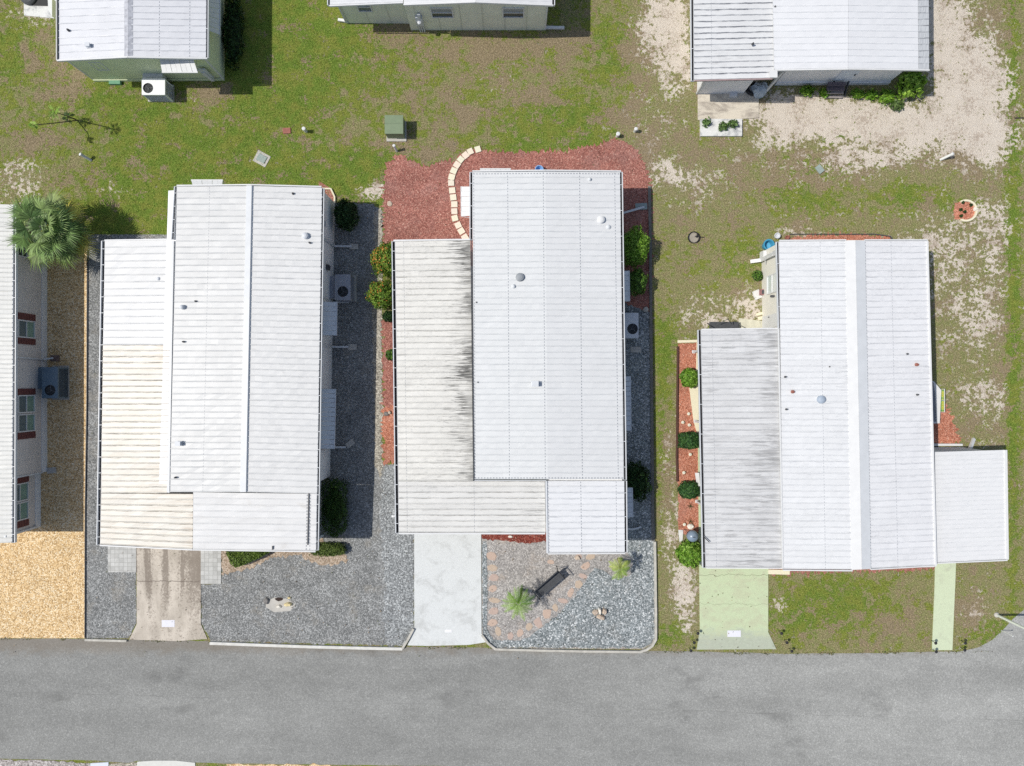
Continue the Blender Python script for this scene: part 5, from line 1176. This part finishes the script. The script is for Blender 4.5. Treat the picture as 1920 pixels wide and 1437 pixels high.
edging([(603,355),(621,355),(628,370),(628,382)], .07, .10, m_creamslab, 'cream edging around the small mulch corner of the left home', 'bed_edging', 'edging')
edging([(1440,1072),(1480,1073)], .22, .05, m_creamslab, 'pale board in front of the right home carport', 'board', 'board')
edging([(1392,40),(1392,41)], .01, .01, m_conc, 'x') if False else None
# round flower bed ring
mb = MB(); pts = [P(1809 + 20 * math.cos(a), 396 - 19 * math.sin(a)) for a in np.linspace(-2.05, 2.05, 22)]
for i in range(21): mb.bar(pts[i] + Vector((0, 0, .05)), pts[i + 1] + Vector((0, 0, .05)), .09, .10 + .001 * (i % 3))
tag(mb.build('bed_edging', m_creamslab), 'cream horseshoe edging round the small flower bed', 'edging')
stone(1827, 393, .18, .18, .14, 0, m_rockw, 'white round stone on the flower bed edging')
for k, (x, y) in enumerate(((1803, 381), (1799, 394), (1800, 406), (1807, 398), (1818, 386))):
    p = P(x, y); t = thing('seedling', Vector((p.x, p.y, 0)), 'tiny dark seedling in the round bed, number %d from its top left going down' % (k + 1), 'plant', 'seedlings in the round bed'); foliage(t, Vector((p.x, p.y, .08)), .06, .06, .07, DKG, 40, .05, name='leaves', seed=k)
# fire ring
p = P(1300, 446); t = thing('fire_ring', Vector((p.x, p.y, 0)), 'black metal fire ring in the lawn', 'fire ring')
mb = MB(); mb.lathe((p.x, p.y, 0), [(.27, 0), (.27, .12), (.25, .12), (.25, .01), (.2, .01)], 24, 0); mb.build('ring', m_black, t)
mb = MB(); mb.lathe((p.x, p.y, .012), [(.24, 0), (.24, .02), (.01, .03)], 20); mb.build('ash', plain('ash', (.34, .31, .26), .95, .2, 10), t)
mb = MB(); mb.bar(p + Vector((.05, .05, .10)), p + Vector((.5, .0, .03)), .03); mb.bar(p + Vector((.1, -.02, .13)), p + Vector((.16, .18, .13)), .03); mb.build('poker', m_black, t)
# tubs behind house D
p = P(1440, 460, .3); t = thing('tub', Vector((p.x, p.y, 0)), 'round blue plastic tub at the right home rear corner', 'tub')
MB().lathe((p.x, p.y, 0), [(.18, 0), (.23, .38), (.26, .40), (.26, .43), (.20, .43), (.16, .10), (.01, .10)], 22).build('bowl', m_bluep, t)
MB().lathe((p.x, p.y, .12), [(.165, 0), (.17, .04), (.01, .05)], 20).build('water', plain('blue_water', (.12, .42, .62), .1, .1, 4, spec=.6), t)
p = P(1456, 443, .1); t = thing('plant_pot', Vector((p.x, p.y, 0)), 'small grey pot beside the blue tub', 'pot'); MB().lathe((p.x, p.y, 0), [(.09, 0), (.13, .2), (.14, .22), (.10, .22), (.09, .16), (.01, .16)], 16).build('bowl', m_ac, t)
p = P(1475, 446, .1); t = thing('plant_pot', Vector((p.x, p.y, 0)), 'small red pot near the end of the rear mulch strip', 'pot'); MB().lathe((p.x, p.y, 0), [(.06, 0), (.09, .16), (.10, .18), (.07, .18), (.06, .12), (.01, .12)], 14).build('bowl', m_red, t)
p = P(1431, 548, .25); t = thing('plant_pot', Vector((p.x, p.y, 0)), 'square reddish planter beside the cream wall', 'pot'); mb = MB(); mb.box((p.x, p.y, .14), (.24, .26, .28)); mb.box((p.x, p.y, .285), (.16, .18, .012), 0, 1); mb.build('bowl', [plain('pinkish_pot', (.32, .16, .16), .8), m_iron], t)
flat_box('slab', 1419, 553, .34, .42, .4, m_padw, 'white ground slab below the reddish planter', 'slab', None, .05)
flat_box('slab', 1424, 589, .36, .12, .25, m_creamslab, 'upper of two tilted cream boards by the block paving', 'board', None, .05); flat_box('slab', 1427, 597, .34, .16, .2, m_creamslab, 'lower of two tilted cream boards by the block paving', 'board', None, .04)
# clutter behind the D carport
mb = MB(); a = P(1326, 612); b = P(1380, 612); mb.box(((a.x + b.x) / 2, a.y, .35), (b.x - a.x, .35, .03)); 
for q in (a, b): mb.bar(q + Vector((0, .15, 0)), q + Vector((0, -.1, .7)), .03)
mb.bar(P(1352, 612) + Vector((-.3, .05, .6)), P(1352, 612) + Vector((0, .25, 1.0)), .025); mb.bar(P(1352, 612) + Vector((.3, .05, .6)), P(1352, 612) + Vector((0, .25, 1.0)), .025)
t = mb.build('folding_rack', m_iron); tag(t, 'dark folding rack sticking out behind the grey stained carport', 'rack')
# grill
p = P(1298, 1005, .7); t = thing('kettle_grill', Vector((p.x, p.y, 0)), 'round grill with blue grey lid beside the right carport', 'grill')
MB().lathe((p.x, p.y, .72), [(.27, 0), (.265, .08), (.22, .18), (.12, .25), (.02, .27)], 24).build('lid', plain('blue_grey_enamel', (.20, .26, .34), .3, .08, 6, spec=.5), t, True)
MB().lathe((p.x, p.y, .45), [(.05, 0), (.18, .06), (.26, .18), (.27, .265)], 24).build('bowl', m_black, t, True)
for k in range(3):
    a_ = k * 2.094 + .4; MB().tube([(p.x + .1 * math.cos(a_), p.y + .1 * math.sin(a_), .55), (p.x + .27 * math.cos(a_), p.y + .27 * math.sin(a_), 0)], .012, 6).build('leg', m_iron, t)
MB().box((p.x, p.y, 1.0), (.10, .025, .03)).build('handle', m_black, t)
mb = MB(); a = P(1305, 888, .5); mb.slab([P(1303, 887, .35), P(1311, 887, .60), P(1313, 912, .60), P(1307, 912, .35)], .03); tag(mb.build('white_board', m_white), 'white board leaning at the carport above the oval bush', 'board')
mb = MB(); mb.slab([P(1272, 994, .05), P(1281, 994, .05), P(1280, 1015, .05), P(1274, 1016, .05)], .045); tag(mb.build('white_board', m_padw), 'short white board lying left of the grill', 'board')
for k, (x, y, lb) in enumerate([(1281,886,'ring shaped path light above the oval bush'),(1282,983,'ring shaped path light left of the white rock'),(1290,776,'white ground light in the middle of the orange bed'),(1279,792,'ring shaped ground light beside the bed edging'),(1291,797,'small dark ground light beside the ring shaped one'),(1293,852,'white ground light below the squarish bush')]):
    p = P(x, y); t = thing('ground_light', Vector((p.x, p.y, 0)), lb, 'light', 'small lights in the orange bed'); MB().lathe((p.x, p.y, 0), [(.02, 0), (.02, .08), (.07, .09), (.075, .12), (.045, .125)], 14).build('cap', m_creamslab, t); MB().lathe((p.x, p.y, .122), [(.04, 0), (.03, .012), (.01, .014)], 12).build('lens', m_ac, t)
for k, (x, y, lb) in enumerate([(1294, 949, 'dark spiky weed below the oval bush'), (1294, 978, 'dark spiky weed above the white rock')]):
    p = P(x, y); t = thing('weed', Vector((p.x, p.y, 0)), lb, 'plant', 'spiky weeds in the orange bed'); fronds(t, p + Vector((0, 0, .02)), 9, .2, [(.08, .09, .03), (.12, .14, .05)], (.2, 1.1), .5, 3, .02, .0001, seed=k + 90, name='leaves')
# path lights by driveways
labs = ['top', 'middle', 'lowest']
PL = [(1305,1183,'top path light left of the mint driveway'),(1298,1200,'middle path light left of the mint driveway'),(1292,1215,'lowest path light left of the mint driveway'),(1460,1183,'top path light right of the mint driveway'),(1470,1200,'middle path light right of the mint driveway'),(1479,1216,'lowest path light right of the mint driveway'),
      (1746,1201,'upper path light left of the narrow mint path'),(1747,1217,'lower path light left of the narrow mint path'),(1801,1201,'upper path light right of the narrow mint path'),(1800,1214,'lower path light right of the narrow mint path')]
for i, (x, y, lb) in enumerate(PL):
    p = P(x, y); t = thing('path_light', Vector((p.x, p.y, 0)), 'small black ' + lb, 'light', 'black path lights by the right home')
    MB().tube([(p.x, p.y, 0), (p.x, p.y, .28)], .012, 6).build('stake', m_black, t)
    MB().lathe((p.x, p.y, .28), [(.03, 0), (.035, .06), (.075, .07), (.05, .10), (.01, .11)], 12).build('lamp_head', m_black, t)
# bench
def bench():
    c = P(1028, 1090); ang = math.atan2(1103 - 1072, 1046 - 1006); L = 1.45
    t = thing('park_bench', Vector((c.x, c.y, 0)), 'dark grey slatted metal bench in the front gravel garden', 'bench')
    M = Matrix.Rotation(ang + .05, 3, 'Z'); o = Vector((c.x, c.y, 0))
    def W(x, y, z): return o + M @ Vector((x, y, z))
    mb = MB()
    for k in range(5): mb.bar(W(-L / 2, -.20 + k * .08, .44 + .002 * k), W(L / 2, -.20 + k * .08, .44 + .002 * k), .072, .018)
    mb.build('seat', m_iron, t)
    mb = MB()
    for k in range(4): mb.bar(W(-L / 2, .20 + k * .025, .52 + k * .10), W(L / 2, .20 + k * .025, .52 + k * .10), .03, .075)
    mb.build('backrest', m_iron, t)
    for s in (-1, 1):
        x = s * (L / 2 + .02); mb = MB(); mb.tube([W(x, -.24, .44), W(x, -.27, .66), W(x, -.05, .68), W(x, .24, .66)], .02, 6); mb.build('armrest', m_black, t)
        for yy, y2, zt in ((-.22, -.26, .44), (.22, .30, .86)):
            mb = MB(); mb.tube([W(x, y2, 0), W(x, yy, .3), W(x, yy + (.1 if zt > .5 else 0), zt)], .02, 6); mb.build('leg', m_black, t)
bench()
# platform beside house D, lawn chair
mb = MB(); mb.prism([P(1738, 716, .38), P(1752, 716, .38), P(1764, 731, .38), P(1762, 793, .38), P(1738, 794, .38)], 0, .30, 0)
pf = thing('platform', P(1750, 755), 'low grey platform with white rim and clipped corner beside the right home', 'platform')
mb.build('base', m_white, pf)
mb = MB(); rim = [P(1736, 715, .38), P(1751, 715, .38), P(1765, 732, .38), P(1762, 794, .38), P(1736, 795, .38)]
inn = [P(1736, 717, .38), P(1750, 717, .38), P(1754, 738, .38), P(1756, 791, .38), P(1736, 792, .38)]
vs = rim + inn + [v - Vector((0, 0, .08)) for v in rim + inn]
fs = [(i, i + 1, i + 6, i + 5)[::-1] for i in range(4)] + [(10 + i, 11 + i, 1 + i, i)[::-1] for i in range(4)] + [(i + 5, i + 6, i + 16, i + 15)[::-1] for i in range(4)]
mb.add(vs, fs); mb.build('rim', m_white, pf)
mb = MB(); mb.slab([v - Vector((0, 0, .05)) for v in inn], .02); mb.build('top', plain('slate_grey_top', (.24, .27, .32), .6, .15, 3), pf)
p = P(1744, 768, .36); t = thing('cushion', Vector((p.x, p.y, .34)), 'round dark cushion on the grey platform', 'cushion'); MB().lathe((p.x, p.y, .332), [(.14, 0), (.15, .03), (.10, .05), (.01, .055)], 16).build('pad', m_black, t)
t = thing('lawn_chair', P(1766, 752), 'folded yellow and green lawn chair leaning by the grey platform', 'chair')
mb = MB()
for k in range(5): mb.bar(P(1763.5 + k * 1.6, 731, .12 + .08 * k), P(1763.5 + k * 1.6, 772, .12 + .08 * k), .035, .01, k % 2)
for k in range(9): mb.bar(P(1763, 733 + k * 4.6, .14), P(1770.5, 733 + k * 4.6, .52), .03, .014, 1 if k in (3, 4, 8, 0) else 0)
mb.build('webbing', [plain('yellow_webbing', (.82, .70, .10), .6), plain('green_webbing', (.06, .36, .14), .6)], t)
mb = MB()
for y in (730, 751, 773): mb.bar(P(1762, y, .10), P(1771, y, .56), .025)
mb.bar(P(1762, 730, .1), P(1762, 773, .1), .025); mb.bar(P(1771, 730, .56), P(1771, 773, .56), .025); mb.build('frame', m_white2, t)
# steps at house G
t = thing('steps', P(1569, 172), 'dark wooden steps at the far right home door', 'steps')
for k, (y0, y1, z) in enumerate(((154, 161, .55), (161.5, 170, .42), (171, 176, .28), (179, 184, .12))):
    a = P(1553, y1, z); b = P(1586, y0, z); MB().box(((a.x + b.x) / 2 - .05 * k, (a.y + b.y) / 2, z - .03), (b.x - a.x, b.y - a.y, .06)).build('tread', plain('dark_deck_wood', (.13, .11, .13), .8, .2, 8) if k < 2 else plain('worn_grey_wood', (.30, .27, .26), .85, .2, 8), t)
for x in (1556, 1583):
    a = P(x, 162); MB().bar(Vector((a.x, a.y + .1, .42)), Vector((a.x, a.y - .45, .0)), .04, .16).build('stringer', m_iron, t)
# things under the porch of house G
p = P(1428, 164, .4); t = thing('tarp_bundle', Vector((p.x, p.y, 0)), 'crumpled pale blue tarp bundle under the porch roof', 'tarp'); g3 = random.Random(4)
mb = MB(); n = 16; vs = []
for k, (r_, z) in enumerate([(.36, 0), (.40, .15), (.34, .34), (.22, .48), (.06, .52)]):
    for i in range(n): a_ = 2 * math.pi * i / n; q = r_ * g3.uniform(.78, 1.2); vs.append((p.x + q * math.cos(a_), p.y + q * .9 * math.sin(a_), z + g3.uniform(-.03, .05) * (k > 0)))
mb.add(vs, [(r_ * n + i, r_ * n + (i + 1) % n, (r_ + 1) * n + (i + 1) % n, (r_ + 1) * n + i) for r_ in range(4) for i in range(n)] + [tuple(range(4 * n, 5 * n))]); mb.build('cover', plain('pale_blue_tarp', (.45, .52, .58), .5, .2, 6), t)
p = P(1410, 168); t = thing('tyre', Vector((p.x, p.y, 0)), 'dark tyre lying under the porch roof', 'tyre'); MB().lathe((p.x, p.y, 0), [(.30, 0), (.33, .05), (.33, .13), (.30, .18), (.20, .18), (.18, .1), (.18, .02)], 20).build('rubber', m_black, t)
# top-left clutter: tyre and dark mat
p = P(57, -2); t = thing('tyre', Vector((p.x, p.y, 0)), 'grey round tyre at the very top left corner', 'tyre'); MB().lathe((p.x, p.y, .04), [(.30, 0), (.36, .06), (.36, .14), (.28, .2), (.18, .2), (.15, .06), (.01, .06)], 22).build('rubber', m_iron, t)
flat_box('door_mat', 79, 0, .85, .62, -.03, m_black, 'black mat on the pale slab at the top left', 'mat', None, .08)
# street lamp
p = P(1868, 1153); t = thing('street_lamp', Vector((p.x, p.y, 0)), 'tall pale lamp pole at the street corner, its top beyond the frame', 'street lamp')
MB().tube([p, p + Vector((0, 0, 4.6))], [.06, .045], 10).build('pole', plain('pale_pole', (.70, .74, .66), .5), t); MB().lathe(p, [(.12, 0), (.12, .05), (.07, .10)], 12).build('base', m_conc, t)
MB().tube([p + Vector((0, 0, 4.4)), p + Vector((.3, -.25, 4.75)), p + Vector((.7, -.6, 4.8))], .03, 8).build('arm', m_ac, t); MB().box(p + Vector((.85, -.72, 4.78)), (.5, .22, .10), -.7).build('lamp_head', m_ac, t)
p = P(1877, 1182); t = thing('marker_stake', Vector((p.x, p.y, 0)), 'thin white marker stake just below the lamp pole', 'stake'); MB().tube([p, p + Vector((0, 0, .75))], .014, 6).build('rod', m_pipe, t); MB().box(p + Vector((0, 0, .74)), (.05, .05, .05)).build('tip', m_white, t)
p = P(1900, 221); 
mb = MB(); mb.bar(P(1902, 222) + Vector((0, 0, .02)), P(1960, 222) + Vector((0, 0, .02)), .05, .03); tag(mb.build('dark_hose', m_black), 'dark hose end at the right edge of the sandy yard', 'hose')

# ------------------------------------------------------------------ loose grass on the lawn
N = 150000
X = rng.uniform(-24.6, 24.6, N); Y = rng.uniform(-12.9, 18.6, N)
px, py = X * 40 + CX, CY - Y * 40
keep = np.ones(N, bool)
for poly in EXCL: keep &= ~inside(px, py, poly)
for x0, y0, x1, y1 in ((366,380,628,893),(900,354,1152,985),(1428,473,1690,1037),(178,-400,421,150),(650,-400,1022,57),(1308,-400,1664,158),(-700,400,88,990),(1690,838,1800,1000),(200,440,420,1030)):
    keep &= ~((px > x0) & (px < x1) & (py > y0) & (py < y1))
s, gg, bb = cover(X, Y)
keep &= rng.random(N) > np.clip(s * 1.7 + bb * .4 - gg * .3 + .1, .08, .985)
X, Y, s, gg, bb = X[keep], Y[keep], s[keep], gg[keep], bb[keep]; n = len(X)
B = 3
Xb, Yb = np.repeat(X, B) + rng.normal(size=n * B) * .025, np.repeat(Y, B) + rng.normal(size=n * B) * .025
an = rng.uniform(0, 6.283, n * B); ln = rng.uniform(.035, .085, n * B) * np.repeat(.7 + gg * .7, B); hh = rng.uniform(.012, .05, n * B) * np.repeat(.6 + gg * .8, B); wd = rng.uniform(.006, .012, n * B)
V = np.empty((n * B, 3, 3)); V[:, 0] = np.stack([Xb - np.sin(an) * wd, Yb + np.cos(an) * wd, np.zeros(n * B) + .002], 1); V[:, 1] = np.stack([Xb + np.sin(an) * wd, Yb - np.cos(an) * wd, np.zeros(n * B) + .002], 1)
V[:, 2] = np.stack([Xb + np.cos(an) * ln, Yb + np.sin(an) * ln, hh], 1)
go = npmesh('grass', V.reshape(-1, 3), np.arange(n * B * 3).reshape(-1, 3), ground_mat('lawn_blades', False))
at = go.data.color_attributes.new('cover', 'FLOAT_COLOR', 'POINT'); q = np.repeat(np.stack([s, gg, bb, np.ones_like(s)], 1), B * 3, 0); at.data.foreach_set('color', q.ravel())
kind(go, 'stuff'); go['label'] = 'short patchy lawn grass'

# fallen leaves and twigs lying on gravel, kerbs, slabs and mulch
n = 5200; X = rng.uniform(-24, 24, n); Y = rng.uniform(-12.9, 11, n); px, py = X * 40 + CX, CY - Y * 40
kp = np.zeros(n, bool)
for poly in (GB, GF, FG, MC, MD, DB, DD): kp |= inside(px, py, poly)
edge_ = (py > 1196) & (rng.random(n) < .5); kp |= edge_
kp &= rng.random(n) < .6
X, Y = X[kp], Y[kp]; n = len(X)
c0 = np.stack([X, Y, np.full(n, .062)], 1); a_ = rng.uniform(0, 6.28, n); L = rng.uniform(.014, .038, n)[:, None]; wv = L * rng.uniform(.25, .8, (n, 1))
V, Fc = quads_from(c0, np.stack([np.cos(a_), np.sin(a_), rng.uniform(-.3, .3, n)], 1) * L, np.stack([-np.sin(a_), np.cos(a_), rng.uniform(-.3, .3, n)], 1) * wv)
pal = np.array([(.16, .10, .05), (.26, .17, .08), (.10, .07, .04), (.40, .30, .18), (.14, .16, .05)])
lo = npmesh('fallen_leaves', V, Fc, m_leaf, None, np.repeat(pal[rng.integers(0, 5, n)], 4, 0)); kind(lo, 'stuff'); lo['label'] = 'scattered dry leaves on gravel and slabs'
# little weeds creeping along the kerb line
n = 2600; X = rng.uniform(-24, 23, n); e_ = rng.normal(size=n) * .035
Y = np.interp(X * 40 + CX, [0, 240, 390, 760, 908, 1205, 1465, 1800], [1197, 1200, 1204, 1216, 1214, 1222, 1226, 1222]); Y = (CY - Y) / 40 + e_
kp = np.sin(X * 3.1) * np.sin(X * 1.27 + 1) + rng.normal(size=n) * .3 > .25; X, Y = X[kp], Y[kp]; n = len(X)
c0 = np.stack([X, Y, rng.uniform(.01, .04, n)], 1); a_ = rng.uniform(0, 6.28, n); L = rng.uniform(.015, .045, n)[:, None]
V, Fc = quads_from(c0, np.stack([np.cos(a_), np.sin(a_), rng.uniform(0, .6, n)], 1) * L, np.stack([-np.sin(a_), np.cos(a_), rng.uniform(-.3, .3, n)], 1) * L * .4)
pal = np.array([(.10, .13, .03), (.20, .20, .06), (.20, .14, .07), (.07, .09, .03)])
wo = npmesh('weeds', V, Fc, m_leaf, None, np.repeat(pal[rng.integers(0, 4, n)], 4, 0)); kind(wo, 'stuff'); wo['label'] = 'weeds and grit along the road edge'

# ------------------------------------------------------------------ light, sky, camera
w = bpy.data.worlds.new('World'); SC.world = w; w.use_nodes = True
nt = w.node_tree; bg = nt.nodes['Background']; sky = nt.nodes.new('ShaderNodeTexSky'); sky.sky_type = 'NISHITA'; sky.sun_disc = False
sky.sun_elevation = R(55); sky.sun_rotation = R(-90); sky.air_density = 1.0; sky.dust_density = 1.0; sky.ozone_density = 1.0
hs = nt.nodes.new('ShaderNodeHueSaturation'); hs.inputs['Saturation'].default_value = .85; nt.links.new(sky.outputs[0], hs.inputs['Color']); nt.links.new(hs.outputs[0], bg.inputs[0]); bg.inputs[1].default_value = .096
sl = bpy.data.lights.new('sun', 'SUN'); sl.energy = 3.4; sl.angle = R(.5); sl.color = (1, .955, .875)
so = bpy.data.objects.new('sun', sl); COL.objects.link(so); so.rotation_euler = (0, -R(35), 0); so.location = (-20, 0, 30)
cam = bpy.data.cameras.new('camera'); co = bpy.data.objects.new('camera', cam); COL.objects.link(co); SC.camera = co
co.location = (0, 0, H); cam.sensor_width = 36; cam.lens = 24; cam.clip_end = 2000; cam.clip_start = .1
SC.view_settings.view_transform = 'Standard'; SC.view_settings.look = 'None'; SC.view_settings.exposure = .12; SC.view_settings.gamma = 1
SC.cycles.use_denoising = False
SC.cycles.max_bounces = 6; SC.cycles.diffuse_bounces = 3
